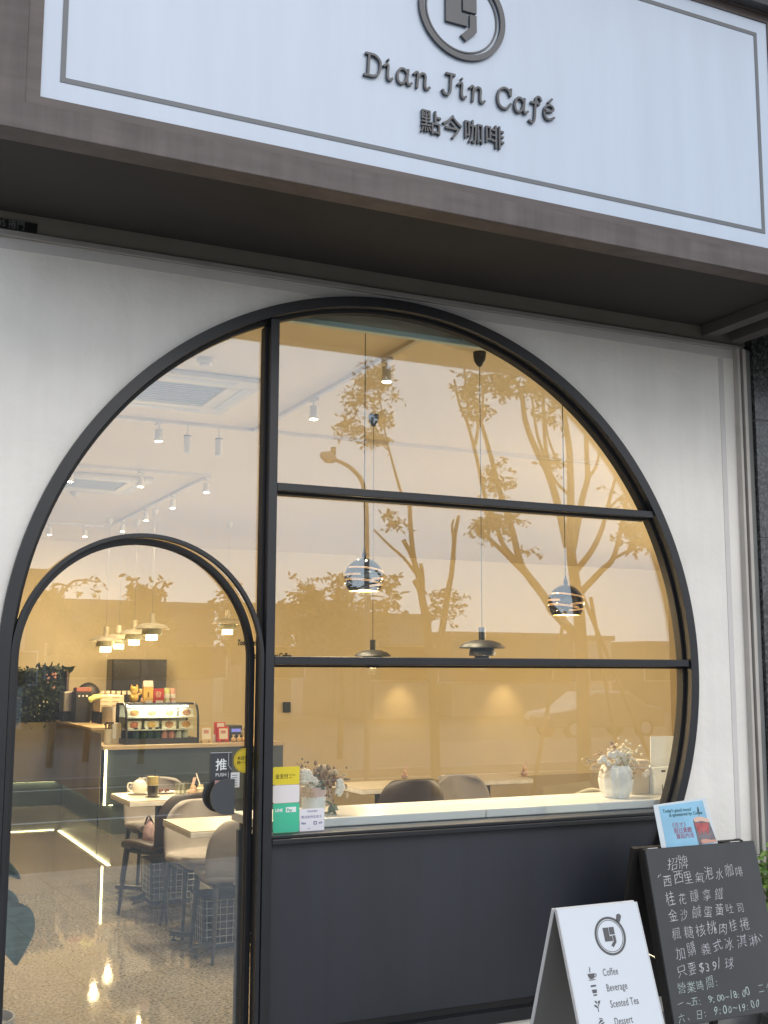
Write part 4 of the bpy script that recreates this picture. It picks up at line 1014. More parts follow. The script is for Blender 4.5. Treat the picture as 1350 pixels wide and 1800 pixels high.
for k in range(9): mb.ball((b_.x-.16+random.uniform(-.09, .04), 10.41, (za+zb)/2+.15+random.uniform(-.12, .12)), random.uniform(.010, .022), 6)
mb.build('pink_flowers', mat('faded_pink', (.45, .22, .18), .7), scr)
mb = MB()
for k in range(8): mb.ball((b_.x-.22+random.uniform(-.16, .08), 10.41, za+.12+random.uniform(-.08, .12)), random.uniform(.006, .014), 6)
mb.build('white_flowers', mat('petal_cream', (.62, .62, .45), .7), scr)
# teapot table
tx, ty = c2.x, c2.y
q = PZ(245, 1396, TZ+.0); tp = thing('teapot', 'white china teapot on a saucer at the table corner', 'teapot', (q.x, q.y, TZ))
M_china = mat('china_white', (.72, .68, .58), .2)
MB().lathe([(.001, .012), (.048, .012), (.056, .03), (.055, .065), (.045, .09), (.040, .094), (.001, .094)], c=(q.x, q.y, TZ), n=24).build('pot_body', M_china, tp, smooth=True)
l_ = MB().lathe([(.040, .0945), (.030, .104), (.008, .108), (.007, .114), (.010, .120), (.001, .124)], c=(q.x, q.y, TZ), n=18).build('lid', M_china, tp, smooth=True)
MB().tube(catmull([(q.x-.048, q.y, TZ+.082), (q.x-.083, q.y, TZ+.085), (q.x-.092, q.y, TZ+.055), (q.x-.075, q.y, TZ+.030), (q.x-.052, q.y, TZ+.030)], 4), .006, 8).build('handle', M_china, tp, smooth=True)
MB().tube([(q.x+.050, q.y, TZ+.045), (q.x+.072, q.y, TZ+.065), (q.x+.080, q.y, TZ+.088)], [.013, .009, .006], 8).build('spout', M_china, tp, smooth=True)
MB().lathe([(.001, .001), (.075, .003), (.095, .011), (.001, .006)], c=(q.x, q.y, TZ), n=26).build('saucer', M_china, tp, smooth=True)
q = PZ(256, 1397, TZ); q.x += .05; t = thing('tea_cup', 'small white cup with dots between teapot and coffee glass', 'cup', (q.x, q.y, TZ))
MB().lathe([(.001, .001), (.024, .001), (.032, .05), (.030, .05), (.022, .006), (.001, .006)], c=(q.x, q.y, TZ), n=18).build('cup_body', M_china, t, smooth=True)
mb = MB()
for k in range(3): mb.ball((q.x-.016+k*.016, q.y-.029, TZ+.022), .003, 6)
mb.build('dots', M_legb, t)
q = PZ(268, 1401, TZ); t = thing('iced_coffee_glass', 'tall glass of iced coffee with straw on a dark coaster', 'glass', (q.x, q.y, TZ))
MB().lathe([(.001, .006), (.036, .006), (.040, .085), (.001, .085)], c=(q.x, q.y, TZ), n=20).build('dark_coffee', mat('coffee', (.025, .010, .005), .2), t, smooth=True)
MB().lathe([(.001, .0855), (.040, .0855), (.0415, .150), (.001, .150)], c=(q.x, q.y, TZ), n=20).build('milk_foam', mat('foam', (.52, .34, .14), .5), t, smooth=True)
MB().lathe([(.0425, .004), (.046, .155), (.0445, .155), (.041, .006)], c=(q.x, q.y, TZ), n=20).build('glass_wall', M_cglass, t, smooth=True)
MB().tube([(q.x+.01, q.y, TZ+.08), (q.x+.02, q.y, TZ+.21)], .004, 8).build('straw', M_legb, t)
MB().lathe([(.001, 0), (.056, 0), (.056, .0038), (.001, .0038)], c=(q.x, q.y, TZ), n=22).build('coaster', M_legb, t)
q = PZ(287, 1394, TZ); t = thing('dessert_plate', 'plate with red brown dessert behind the coffee glass', 'plate', (q.x, q.y, TZ))
MB().lathe([(.001, .001), (.07, .003), (.10, .012), (.001, .007)], c=(q.x, q.y, TZ), n=24).build('plate_body', M_china, t, smooth=True)
mb = MB()
for k in range(14): mb.ball((q.x+random.uniform(-.06, .06), q.y+random.uniform(-.05, .05), TZ+.018), random.uniform(.008, .016), 6)
mb.build('dessert', mat('dessert_red', (.10, .025, .018), .5), t)
for k, px_ in enumerate((314, 322, 328)):
    q = PZ(px_, (1396, 1396, 1394)[k], TZ); t = thing('tumbler', '%s clear tumbler beside the snack bag on teapot table' % ('left', 'middle', 'right')[k], 'glass', (q.x, q.y, TZ), 'clear tumblers on teapot table')
    MB().lathe([(.024, .001), (.031, .085), (.0295, .085), (.0225, .006), (.001, .006)], c=(q.x, q.y, TZ), n=18).build('glass_wall', glassmat('tumbler_glass', .10, (.86, .88, .84)) if 'tumbler_glass' not in MATS else MATS['tumbler_glass'], t, smooth=True)
M_snack = mat('snack_mix', (.58, .42, .28), .6, col2=(.30, .16, .10), vscale=60)
M_film = mat('pink_film', (.62, .42, .34), .3)
def snack_bag(label, x, y, z, s):
    t = thing('snack_bag', label, 'snack bag', (x, y, z), 'snack bags standing on the tables')
    mb = MB().ball((x, y, z+.035*s), .05*s, 12, sc=(1, .7, .75)).ball((x+.01*s, y, z+.075*s), .034*s, 10, sc=(1, .7, .9))
    mb.build('bag_body', M_snack, t, smooth=True)
    MB().add([(x-.008*s, y, z+.10*s), (x+.020*s, y, z+.10*s), (x+.045*s, y, z+.185*s), (x+.010*s, y, z+.18*s), (x-.008*s, y+.012*s, z+.10*s), (x+.020*s, y+.012*s, z+.10*s), (x+.045*s, y+.004*s, z+.185*s), (x+.010*s, y+.004*s, z+.18*s)], [(0, 1, 2, 3), (7, 6, 5, 4), (0, 4, 5, 1), (1, 5, 6, 2), (2, 6, 7, 3), (3, 7, 4, 0)]).build('bag_top', M_film, t)
    MB().tube([(x-.014*s, y-.008, z+.10*s), (x+.024*s, y-.008, z+.10*s)], .004*s, 6).build('bag_tie', mat('tie_gold', (.6, .42, .12), .4), t)
q = PZ(333, 1398, TZ); snack_bag('snack bag with pink top on the teapot table', q.x+.02, q.y, TZ, .72)
q = PZ(711, 1369, TZ); snack_bag('snack bag on the table beyond the dark chair', q.x, q.y, TZ, .68)
snack_bag('snack bag showing above counter near the ribbed vase', PY(922, 1399, 4.5).x, 4.5, TZ, .70)
q = PZ(352, 1397, TZ); t = thing('dressing_bottle', 'small clear bottle with straw right of snack bag', 'bottle', (q.x, q.y, TZ))
MB().lathe([(.001, .001), (.03, .001), (.033, .045), (.02, .06), (.02, .075), (.001, .075)], c=(q.x, q.y, TZ), n=16).build('bottle_body', mat('bottle_tan', (.50, .44, .30), .2), t, smooth=True)
MB().tube([(q.x, q.y, TZ+.06), (q.x-.035, q.y, TZ+.16)], .005, 6).build('straw', mat('paper_white', (.78, .77, .72), .7), t)
# bag on the dark chair
t = thing('shopping_bag', 'pink patterned cloth bag lying on the dark chair seat', 'bag', (.14, 3.56, FZ+.46))
bx, by, bz = PZ(275, 1489, FZ+.48).x, 3.62, FZ+.475
mb = MB(); prof = [(.035, 0), (.045, .02), (.042, .07), (.036, .11), (.024, .14), (.008, .17)]
mb.lathe(prof, c=(bx, by, bz), n=14); mb.build('bag_body', mat('pink_cloth', (.52, .36, .33), .8, col2=(.30, .20, .22), vscale=40), t, smooth=True)
MB().tube(catmull([(bx-.03, by, bz+.13), (bx-.01, by-.02, bz+.19), (bx+.03, by, bz+.13)], 5), .006, 6).build('bag_strap', M_brownl, t)
# white wicker chair
q = PZ(1012, 1388, FZ+.78); wk = thing('wicker_chair', 'white woven chair back peeping over the marble counter', 'chair', (q.x, q.y, FZ))
M_wick = mat('wicker_white', (.70, .66, .55), .6)
def rimpt(a, r=.24, h=.80): return Vector((q.x+r*math.cos(a), q.y-.05+.16*math.sin(a)**2*-1, FZ+.50+(h-.50)*max(0, math.sin(a))))
rim = [rimpt(rad(k)) for k in range(0, 181, 10)]
MB().tube(rim, .014, 8).build('back_rim', M_wick, wk, smooth=True)
mb = MB()
for k in range(1, 18):
    p = rim[k]; mb.tube([p, (q.x+(p.x-q.x)*.75, p.y+.02, FZ+.46)], .004, 5)
for z in (.52, .57, .62, .67, .72): 
    hw = .24*math.sqrt(max(.05, 1-((z-.50)/.30)**2)); mb.tube([(q.x-hw, q.y-.05, FZ+z), (q.x, q.y-.19, FZ+z), (q.x+hw, q.y-.05, FZ+z)], .003, 5)
mb.build('woven_back', M_wick, wk)
MB().lathe([(.001, .42), (.23, .42), (.24, .445), (.23, .46), (.001, .46)], c=(q.x, q.y+.1, FZ), n=28).build('seat', M_wick, wk, smooth=True)
for sx, sy in ((-1, -1), (1, -1), (-1, 1), (1, 1)): MB().tube([(q.x+sx*.16, q.y+.1+sy*.16, FZ+.42), (q.x+sx*.21, q.y+.1+sy*.21, FZ)], [.012, .009], 8).build('leg', M_wick, wk)
# ---------------------------------------------------------------- flower pots and white box on the marble counter
CT = .931
def flowers(mbs, c, spec, seed):
    rnd = random.Random(seed)
x0 = PZ(552, 1422, CT); fp = thing('flower_pot', 'white pot of dried cotton flowers behind the window stickers', 'flower pot', (x0.x, .27, CT))
px0, py0 = PY(551, 1400, .27).x, .27
MB().lathe([(.001, 0), (.050, 0), (.057, .115), (.053, .115), (.048, .10), (.001, .10)], c=(px0, py0, CT), n=26).build('pot_body', mat('pot_white', (.78, .80, .80), .4), fp, smooth=True)
MB().lathe([(.0558, .075), (.0585, .114), (.0578, .1145), (.055, .0755)], c=(px0, py0, CT), n=26).build('pot_rim_band', mat('pot_pink', (.68, .50, .46), .5), fp, smooth=True)
M_cotton = mat('cotton', (.84, .78, .68), .95, bump=.3, bscale=90)
M_dry = mat('dried_brown', (.28, .17, .09), .85, col2=(.45, .30, .16), vscale=30)
M_tan = mat('dried_tan', (.60, .46, .28), .85, var=.15, vscale=30)
M_sage = mat('sage_leaf', (.20, .24, .17), .7, var=.2, vscale=20)
M_berry = mat('berry_dark', (.02, .016, .015), .5)
def P2(px_, py_, y): return PY(px_, py_, y)
def cotton(mb, p, r):
    for k in range(5):
        a = 2*pi*k/5; mb.ball(p+Vector((r*.55*math.cos(a), -r*.2, r*.5*math.sin(a))), r*.68, 8)
    mb.ball(p, r*.8, 8)
mb = MB()
for a, b, r in [(536, 1370, .020), (540, 1360, .018), (534, 1358, .016), (598, 1384, .020), (595, 1392, .018), (597, 1375, .016), (545, 1368, .017), (552, 1372, .015), (548, 1383, .015), (558, 1378, .014)]: cotton(mb, P2(a, b, .24), r)
mb.build('cotton_boll', M_cotton, fp, smooth=True)
mb = MB()
for k in range(190):
    a, b = random.gauss(570, 14), random.gauss(1370, 11); mb.ball(P2(a, b, .27+random.uniform(-.03, .03)), random.uniform(.004, .010), 6, sc=(1, 1, 1.4))
mb.build('brown_blossom', M_dry, fp)
mb = MB()
for a, b, r, sx in [(566, 1349, .017, 1.7), (585, 1358, .018, 1.6), (592, 1361, .010, 1.2), (602, 1365, .008, 1.9), (606, 1362, .007, 1.6)]:
    mb.ball(P2(a, b, .26), r, 10, sc=(sx, .8, .8))
for k in range(70):
    a, b = random.gauss(540, 6), random.gauss(1393, 5); mb.ball(P2(a, b, .20), random.uniform(.003, .006), 5)
mb.ball(P2(610, 1398, .22), .010, 8, sc=(.8, .8, 1.4))
mb.build('tan_plume', M_tan, fp, smooth=True)
mb = MB()
for k in range(26):
    a, b = random.choice([(random.gauss(535, 7), random.gauss(1346, 5)), (random.gauss(580, 12), random.gauss(1396, 7)), (random.gauss(610, 2), 1370)]); mb.ball(P2(a, b, .23), random.uniform(.003, .0055), 6)
mb.build('dark_berry', M_berry, fp)
mb = MB()
base = Vector((px0, py0, CT+.10))
for a, b in [(536, 1370), (540, 1345), (566, 1352), (585, 1360), (602, 1366), (597, 1384), (610, 1370), (575, 1400), (580, 1405), (520, 1340), (550, 1365), (572, 1365)]:
    e_ = P2(a, b, .26); mb.tube(catmull([base, (base+e_)/2+Vector((0, -.01, .02)), e_], 4), .0014, 5)
mb.build('stem', M_dry, fp)
mb = leaf_mesh(MB(), P2(555, 1382, .25), 90, (.035, .03, .03), .035, 12); leaf_mesh(mb, P2(582, 1420, .22), 14, (.010, .01, .035), .06, 13)
mb.build('sage_leaves', M_sage, fp, recalc=False)
# ribbed vase
vx = PY(1083, 1390, .27).x; rv = thing('ribbed_vase', 'ribbed white vase with cream dried flowers on the marble counter', 'vase', (vx, .27, CT))
MB().lathe([(.001, 0), (.062, 0), (.082, .04), (.088, .085), (.080, .13), (.066, .155), (.060, .155), (.060, .14), (.001, .14)], c=(vx, .27, CT), n=120, rib=-.07, ribn=14).build('vase_body', mat('vase_white', (.76, .76, .73), .55, var=.12, vscale=24), rv, smooth=True)
mb = MB()
for a, b, r in [(1077, 1328, .017), (1071, 1326, .014), (1083, 1324, .016), (1060, 1334, .018), (1054, 1338, .013), (1137, 1358, .014), (1133, 1362, .012), (1068, 1343, .016), (1085, 1338, .016), (1078, 1346, .014), (1090, 1326, .015)]: cotton(mb, P2(a, b, .25), r)
mb.build('cotton_boll', M_cotton, rv, smooth=True)
mb = MB()
for k in range(260):
    a, b = random.gauss(1096, 10), random.gauss(1334, 14); mb.ball(P2(a, b, .28+random.uniform(-.03, .03)), random.uniform(.005, .011), 6)
mb.build('pale_blossom', mat('hydrangea_pale', (.74, .68, .52), .85, var=.2, vscale=30), rv)
mb = MB()
for k in range(150):
    a, b = random.gauss(1082, 14), random.gauss(1350, 9); p = P2(a, b, .24); mb.tube([p, p+Vector((random.gauss(0, .02), -.005, -abs(random.gauss(.012, .01))))], .0012, 4)
for a, b in [(1035, 1337), (1042, 1349), (1047, 1346), (1060, 1355), (1030, 1340)]:
    for k in range(6): mb.ball(P2(a+random.gauss(0, 3), b+random.gauss(0, 2.5), .25), random.uniform(.004, .009), 6)
for k in range(60):
    p = P2(1122+random.gauss(0, 7), 1352+random.gauss(0, 6), .3); mb.tube([p, p+Vector((random.gauss(.01, .02), 0, random.gauss(0, .02)))], .001, 4)
mb.build('tan_plume', M_tan, rv)
mb = MB(); base = Vector((vx, .27, CT+.14))
for a, b in [(1077, 1305), (1072, 1314), (1055, 1325), (1032, 1340), (1137, 1358), (1098, 1335), (1060, 1334), (1110, 1357), (1108, 1375)]:
    e_ = P2(a, b, .26); mb.tube(catmull([base, (base+e_)/2+Vector((0, -.01, .02)), e_], 4), .0016, 5)
leaf_mesh(mb, P2(1077, 1312, .26), 12, (.014, .01, .02), .022, 22); leaf_mesh(mb, P2(1054, 1324, .26), 8, (.012, .01, .008), .022, 23)
leaf_mesh(mb, P2(1106, 1362, .22), 12, (.02, .01, .02), .04, 24)
mb.build('stem', M_dry, rv, recalc=False)
# white boxes by the frame
M_box = mat('white_card', (.84, .89, .93), .6)
yb = .30
xa, xb = PY(1149, 1370, yb).x, PY(1149, 1370, yb).x+.34
zh = PY(1152, 1350, yb).z
wb = thing('white_storage_box', 'white box with its lid raised at the right end of counter', 'box', (xa, yb, CT))
MB().box(xa, xb, yb, yb+.16, CT, zh).build('box_body', M_box, wb, bevel=.002)
zt3 = PY(1147, 1294, yb+.02).z
Ml = T((xa-.018, yb+.02, zh)) @ Matrix.Rotation(rad(0), 4, 'X')
MB().add([(.018, 0, .002), (.36, 0, .002), (.36, -.03, zt3-zh), (.0, -.03, zt3-zh), (.018, .006, .002), (.36, .006, .002), (.36, -.024, zt3-zh), (.0, -.024, zt3-zh)], [(0, 1, 2, 3), (7, 6, 5, 4), (0, 4, 5, 1), (1, 5, 6, 2), (2, 6, 7, 3), (3, 7, 4, 0)], M=Ml).build('raised_lid', M_box, wb)
MB().box(xa+.05, xa+.075, yb-.002, yb-.0005, zh-.022, zh-.012).box(xa+.052, xa+.057, yb-.002, yb-.0005, CT+.004, CT+.045).box(xa+.052, xa+.12, yb-.002, yb-.0005, CT+.002, CT+.0038).box(xa+.085, xa+.10, yb-.002, yb-.0005, CT+.02, CT+.045).build('box_marks', mat('ink_grey', (.08, .09, .10), .6), wb)
t = thing('cream_carton', 'small cream carton between vase and the white box', 'carton', (xa-.07, yb+.06, CT))
MB().box(xa-.115, xa-.004, yb+.03, yb+.17, CT, PY(1130, 1340, yb+.05).z).build('carton_body', mat('carton_cream', (.60, .54, .44), .7), t, bevel=.002)
MB().box(xa-.117, xa-.002, yb+.028, yb+.172, PY(1130, 1340, yb+.05).z+.0005, PY(1130, 1340, yb+.05).z+.012).build('carton_lid', mat('carton_cream', (.60, .54, .44), .7), t, bevel=.002)

# ---------------------------------------------------------------- stickers on the glass
YG = .0448
def sticker(nm, label, x0, x1, z0, z1, col, r=.006, y=YG, M=None, cat='sticker'):
    t = thing(nm, label, cat, (x0, y, z0))
    pts = []
    for (cx, cz, a0) in ((x1-r, z1-r, 0), (x0+r, z1-r, 90), (x0+r, z0+r, 180), (x1-r, z0+r, 270)): pts += arc(cx, cz, r, a0, a0+90, 5)
    MB().poly([pts], y-.001, y, M=M).build('sticker_face', mat('stk_'+label.replace(' ', '_')[:44], col, .45), t, merge=True)
    return t
yt = YG-.0012
t = sticker('payment_sticker', 'yellow payment sticker at the top of the window stack', -.534, -.418, 1.082, 1.154, (.72, .58, .03))
MB().text('全支付', .021, FR(-.524, yt, 1.108), extrude=.0003, offset=.0004, sx=.9).text('PX Pay', .0105, FR(-.463, yt, 1.117), extrude=.0003, sx=.9).text('plus', .0085, FR(-.463, yt, 1.108), extrude=.0003, sx=.9).build('sticker_lettering', mat('ink_olive', (.10, .08, .01), .6), t, recalc=False)
t = sticker('blank_sticker', 'blank white sticker between the yellow and green stickers', -.533, -.417, 1.009, 1.080, (.74, .70, .69))
t = sticker('payment_sticker', 'green payment sticker with white lettering on the window', -.531, -.416, .890, 1.007, (.06, .50, .30))
MB().text('LINE', .0165, FR(-.522, yt, .974), extrude=.0003, offset=.0007, sx=.95).poly([[(-.476, .970), (-.431, .970), (-.431, .991), (-.476, .991)]], yt-.0006, yt).build('sticker_lettering', mat('print_white', (.78, .80, .78), .5), t, recalc=False)
MB().text('Pay', .0165, FR(-.472, yt-.0008, .974), extrude=.0003, offset=.0005, sx=1.05).build('pay_lettering', mat('print_green', (.10, .42, .26), .5), t, recalc=False)
t = sticker('card_sticker', 'white card payment notice right of the green sticker', -.414, -.304, .890, .980, (.72, .70, .74), r=.002)
MB().text('好事多銀行', .009, FR(-.381, yt, .966), extrude=.0003, space=1.1).text('歡迎使用信用卡', .013, FR(-.407, yt, .942), extrude=.0003, sx=.95, space=1.12).text('VISA', .011, FR(-.408, yt, .918), extrude=.0003, offset=.0004).text('JCB', .010, FR(-.329, yt, .918), extrude=.0003, offset=.0004).text('CARD', .0045, FR(-.380, yt, .898), extrude=.0003).build('sticker_lettering', mat('print_blue', (.10, .13, .24), .6), t, recalc=False)
mb = MB().poly([[(-.352, .915), (-.338, .915), (-.338, .929), (-.352, .929)], [(-.349, .918), (-.341, .918), (-.341, .926), (-.349, .926)]], yt-.0006, yt)
mb.build('card_mark', MATS['print_blue'], t)
# stickers on the door leaf (the leaf is turned with its frame)
t = sticker('push_sign', 'dark square push sign with white lettering on the door', -.806, -.714, 1.108, 1.219, (.040, .045, .052), r=.003, y=.0515, M=Ms, cat='sign')
MB().text('推', .050, Ms @ FR(-.785, .0500, 1.150), extrude=.0003, offset=.0004).text('PUSH', .0185, Ms @ FR(-.784, .0500, 1.122), extrude=.0003, space=1.08).build('sign_lettering', mat('print_white', (.78, .80, .78), .5), t, recalc=False)
MB().stroke([(-.806, 1.2165), (-.716, 1.2165)], .002, .0495, .0502, M=Ms).stroke([(-.729, 1.215), (-.729, 1.165), (-.716, 1.148)], .0016, .0495, .0502, M=Ms, smooth=False).stroke([(-.729, 1.137), (-.729, 1.115)], .0016, .0495, .0502, M=Ms).build('sign_line', mat('print_pale', (.55, .56, .56), .5), t)
q = PY(435, 1337, .07)
t = thing('round_notice', 'round yellow notice partly behind the door stile', 'sticker', tuple(q))
MB().poly([arc(q.x-.004, q.z, .050, 0, 354, 48)], .0500, .0508, M=Mh).build('sticker_face', mat('notice_yellow', (.62, .46, .03), .5), t, merge=True)
MB().poly([arc(q.x-.004, q.z, .0465, 0, 354, 48), arc(q.x-.004, q.z, .0455, 0, 354, 48)], .0491, .0499, M=Mh).text('本店響應', .017, Mh @ FR(q.x-.041, .0488, q.z+.004), extrude=.0003).text('統一發票', .017, Mh @ FR(q.x-.041, .0488, q.z-.014), extrude=.0003).build('notice_lettering', mat('ink_olive', (.10, .08, .01), .6), t, recalc=False)
t = sticker('code_notice', 'white slip with grey print beside the door handle', -.718, -.680, 1.075, 1.135, (.70, .70, .68), r=.001, y=.0508, M=Ms, cat='notice')
mb = MB()
for k in range(5): mb.box(-.714, -.690, .0488, .0496, 1.083+k*.010, 1.0855+k*.010, M=Ms)
mb.build('notice_print', mat('ink_grey', (.08, .09, .10), .6), t)
t = sticker('photo_card', 'small pink and red photo card above the door handle', -.785, -.720, 1.080, 1.106, (.50, .32, .30), r=.001, y=.0512, M=Ms, cat='card')
MB().box(-.752, -.722, .0492, .0500, 1.082, 1.104, M=Ms).build('photo_print', mat('photo_red', (.42, .06, .05), .5), t)

# ---------------------------------------------------------------- white A-frame sign
def panel_matrix(xl, ytop, ztop, ang):      # local: x along board, z down-slope up, y outward
    return T((xl, ytop, ztop)) @ Matrix.Rotation(rad(ang), 4, 'X')
af = thing('folding_menu_sign', 'white folding pavement sign with round logo and drink icons', 'menu sign', (.31, -1.0, GZ))
AW, AL = .339, 1.03
M_afw = mat('board_white', (.59, .63, .67), .45, var=.015, vscale=3)
M_afe = mat('board_edge', (.60, .60, .60), .5)
M_afg = mat('board_back', (.16, .155, .145), .7)
A0 = Vector((.142, -1.0, .719))
Mf = T(A0) @ Matrix.Rotation(rad(-19.5), 4, 'X')      # front leaf, hanging down towards the street
Mb = T(A0+Vector((0, .012, 0))) @ Matrix.Rotation(rad(19.5), 4, 'X')
MB().box(0, AW, -.010, -.0045, -AL, 0, M=Mf).build('front_board', M_afw, af, bevel=.001)
MB().box(0, AW, -.004, .004, -AL, -.004, M=Mf).build('front_backing', M_afg, af)
MB().box(-.004, -.0005, -.0105, .0045, -AL, 0, M=Mf).box(AW+.0005, AW+.004, -.0105, .0045, -AL, 0, M=Mf).build('edge_trim', M_afe, af)
MB().box(0, AW, -.004, .004, -AL, -.004, M=Mb).build('rear_backing', M_afg, af)
MB().box(0, AW, .0045, .010, -AL, 0, M=Mb).build('rear_board', M_afw, af, bevel=.001)
MB().box(-.004, -.0005, -.0045, .0105, -AL, 0, M=Mb).box(AW+.0005, AW+.004, -.0045, .0105, -AL, 0, M=Mb).build('edge_trim', M_afe, af)
MB().tube([(A0.x, A0.y+.006, A0.z+.001), (A0.x+AW, A0.y+.006, A0.z+.001)], .005, 8).build('hinge', M_afe, af)
M_prn = mat('print_dark_grey', (.085, .085, .088), .6)
logo(MB(), .196, -.105, .34, -.0118, -.0101, M=Mf, tab=True).build('round_logo', M_prn, af, merge=True)
mb = MB()
rows = ['Coffee', 'Beverage', 'Scented Tea', 'Dessert']
zr = [-.222, -.272, -.324, -.380]
for k, s_ in enumerate(rows):
    mb.text(s_, .034, Mf @ FR(.132+.002*k, -.0104, zr[k]-.010), extrude=.0003, sx=.64, space=1.10, offset=.0003)
mb.build('menu_lettering', mat('print_mid_grey', (.13, .13, .135), .6), af, recalc=False)
def ic(): return MB()
ya, yb_ = -.0115, -.0101
Mi = [Mf @ T((.083, 0, zz)) @ Matrix.Diagonal((.70, 1, .70, 1)) @ T((-.080, 0, -z0_)) for zz, z0_ in zip(zr, (-.252, -.327, -.398, -.472))]
i1 = MB().poly([[(.060, -.247), (.100, -.247), (.097, -.262), (.088, -.272), (.072, -.272), (.063, -.262)]], ya, yb_, M=Mi[0]).stroke([(.098, -.250), (.108, -.252), (.106, -.262), (.095, -.265)], .003, ya, yb_, M=Mi[0]).stroke([(.062, -.276), (.098, -.276)], .003, ya, yb_, M=Mi[0]).stroke([(.078, -.240), (.074, -.232), (.080, -.226), (.077, -.218)], .003, ya, yb_, M=Mi[0])
i1.build('cup_icon', M_prn, af, merge=False)
MB().poly([[(.066, -.303), (.094, -.303), (.096, -.311), (.064, -.311)]], ya, yb_, M=Mi[1]).poly([[(.067, -.324), (.094, -.324), (.092, -.340), (.069, -.340)]], ya, yb_, M=Mi[1]).poly([[(.070, -.346), (.091, -.346), (.090, -.352), (.071, -.352)]], ya, yb_, M=Mi[1]).build('takeaway_cup_icon', M_prn, af)
MB().stroke([(.080, -.422), (.081, -.402), (.086, -.392), (.094, -.386)], .0028, ya, yb_, M=Mi[2]).poly([[(.079, -.404), (.066, -.398), (.062, -.388), (.074, -.391)]], ya, yb_, M=Mi[2]).poly([[(.084, -.384), (.090, -.374), (.102, -.372), (.096, -.384)]], ya, yb_, M=Mi[2]).poly([[(.080, -.386), (.072, -.378), (.070, -.370), (.080, -.374)]], ya, yb_, M=Mi[2]).build('tea_leaf_icon', M_prn, af)
MB().poly([[(.060, -.476), (.098, -.462), (.098, -.468), (.060, -.482)]], ya, yb_, M=Mi[3]).poly([[(.060, -.486), (.098, -.472), (.098, -.480), (.060, -.494)]], ya, yb_, M=Mi[3]).poly([[(.063, -.470), (.080, -.452), (.097, -.456)]], ya, yb_, M=Mi[3]).stroke([(.076, -.446), (.092, -.449)], .004, ya, yb_, M=Mi[3]).build('cake_icon', M_prn, af)

# ---------------------------------------------------------------- chalkboard
cb_ = thing('chalkboard_sign', 'black chalkboard standing sign covered with handwritten white menu', 'chalkboard', (1.3, -.45, GZ))
C0 = Vector((.997, -.40, .789)); CW, CL = .613, .70
Mc = T(C0) @ Matrix.Rotation(rad(0.6), 4, 'Z') @ Matrix.Rotation(rad(-13.0), 4, 'X')
Mr = T(C0+Vector((-.022, .05, .003))) @ Matrix.Rotation(rad(14.0), 4, 'X')
M_chalkb = mat('chalkboard_black', (.043, .045, .048), .6, var=.10, vscale=4, bump=.03)
M_ebony = mat('ebony_wood', (.014, .013, .012), .5)
MB().box(0, CW, -.012, .0, -CL, 0, M=Mc).build('writing_board', M_chalkb, cb_, bevel=.001)
MB().box(-.003, CW+.003, .0005, .020, -CL-.003, .003, M=Mc).build('board_frame', M_ebony, cb_)
for x_ in (0, CW-.03): MB().box(x_, x_+.03, .0205, .045, -CL-.36, 0, M=Mc).build('front_leg', M_ebony, cb_)
for x_ in (0, CW-.03): MB().box(x_, x_+.03, -.01, .015, -1.07, 0, M=Mr).build('rear_leg', M_ebony, cb_)
MB().box(.0305, CW-.0305, -.006, .010, -.70, 0, M=Mr).build('rear_board', M_ebony, cb_)
M_zinc = mat('zinc', (.55, .54, .52), .35, metal=.8)
MB().box(.02, .075, -.002, .060, .0035, .006, M=Mc).box(CW-.13, CW-.075, -.002, .060, .0035, .006, M=Mc).build('hinge', M_zinc, cb_)
MB().tube([Mc @ Vector((.004, .03, -.44)), Mr @ Vector((.015, -.01, -.42))], .004, 6).build('stay', M_zinc, cb_)
M_chalk = mat('chalk', (.70, .70, .68), .95, col2=(.42, .42, .42), vscale=160, lo=.30, hi=.55)
M_chalkg = mat('chalk_mint', (.62, .72, .68), .95, col2=(.36, .42, .40), vscale=160, lo=.30, hi=.55)
M_chalkl = mat('chalk_lilac', (.72, .68, .73), .95, col2=(.40, .38, .41), vscale=160, lo=.30, hi=.55)
lines = [("招牌", .095, -.090, .058, .066, 0, 0), ("西西里氣泡水咖啡", .060, -.153, .056, .0585, 0, 0), ("桂花釀拿鐵", .062, -.232, .057, .066, 0, 0), ("金沙鹹蛋黃吐司", .060, -.299, .055, .063, 0, 0), ("楓糖核桃肉桂捲", .062, -.371, .056, .063, 0, 0),
         ("加購義式冰淇淋", .062, -.443, .058, .068, 2, 0), ("只要$39/球", .055, -.512, .056, .058, 2, 0), ("營業時間:", .040, -.578, .052, .052, 1, 0), ("一~五: 9:00~18:00  二公休", .030, -.634, .042, .030, 1, 0), ("六、日: 9:00~19:00", .022, -.686, .042, .033, 1, 0)]
rnd = random.Random(5)
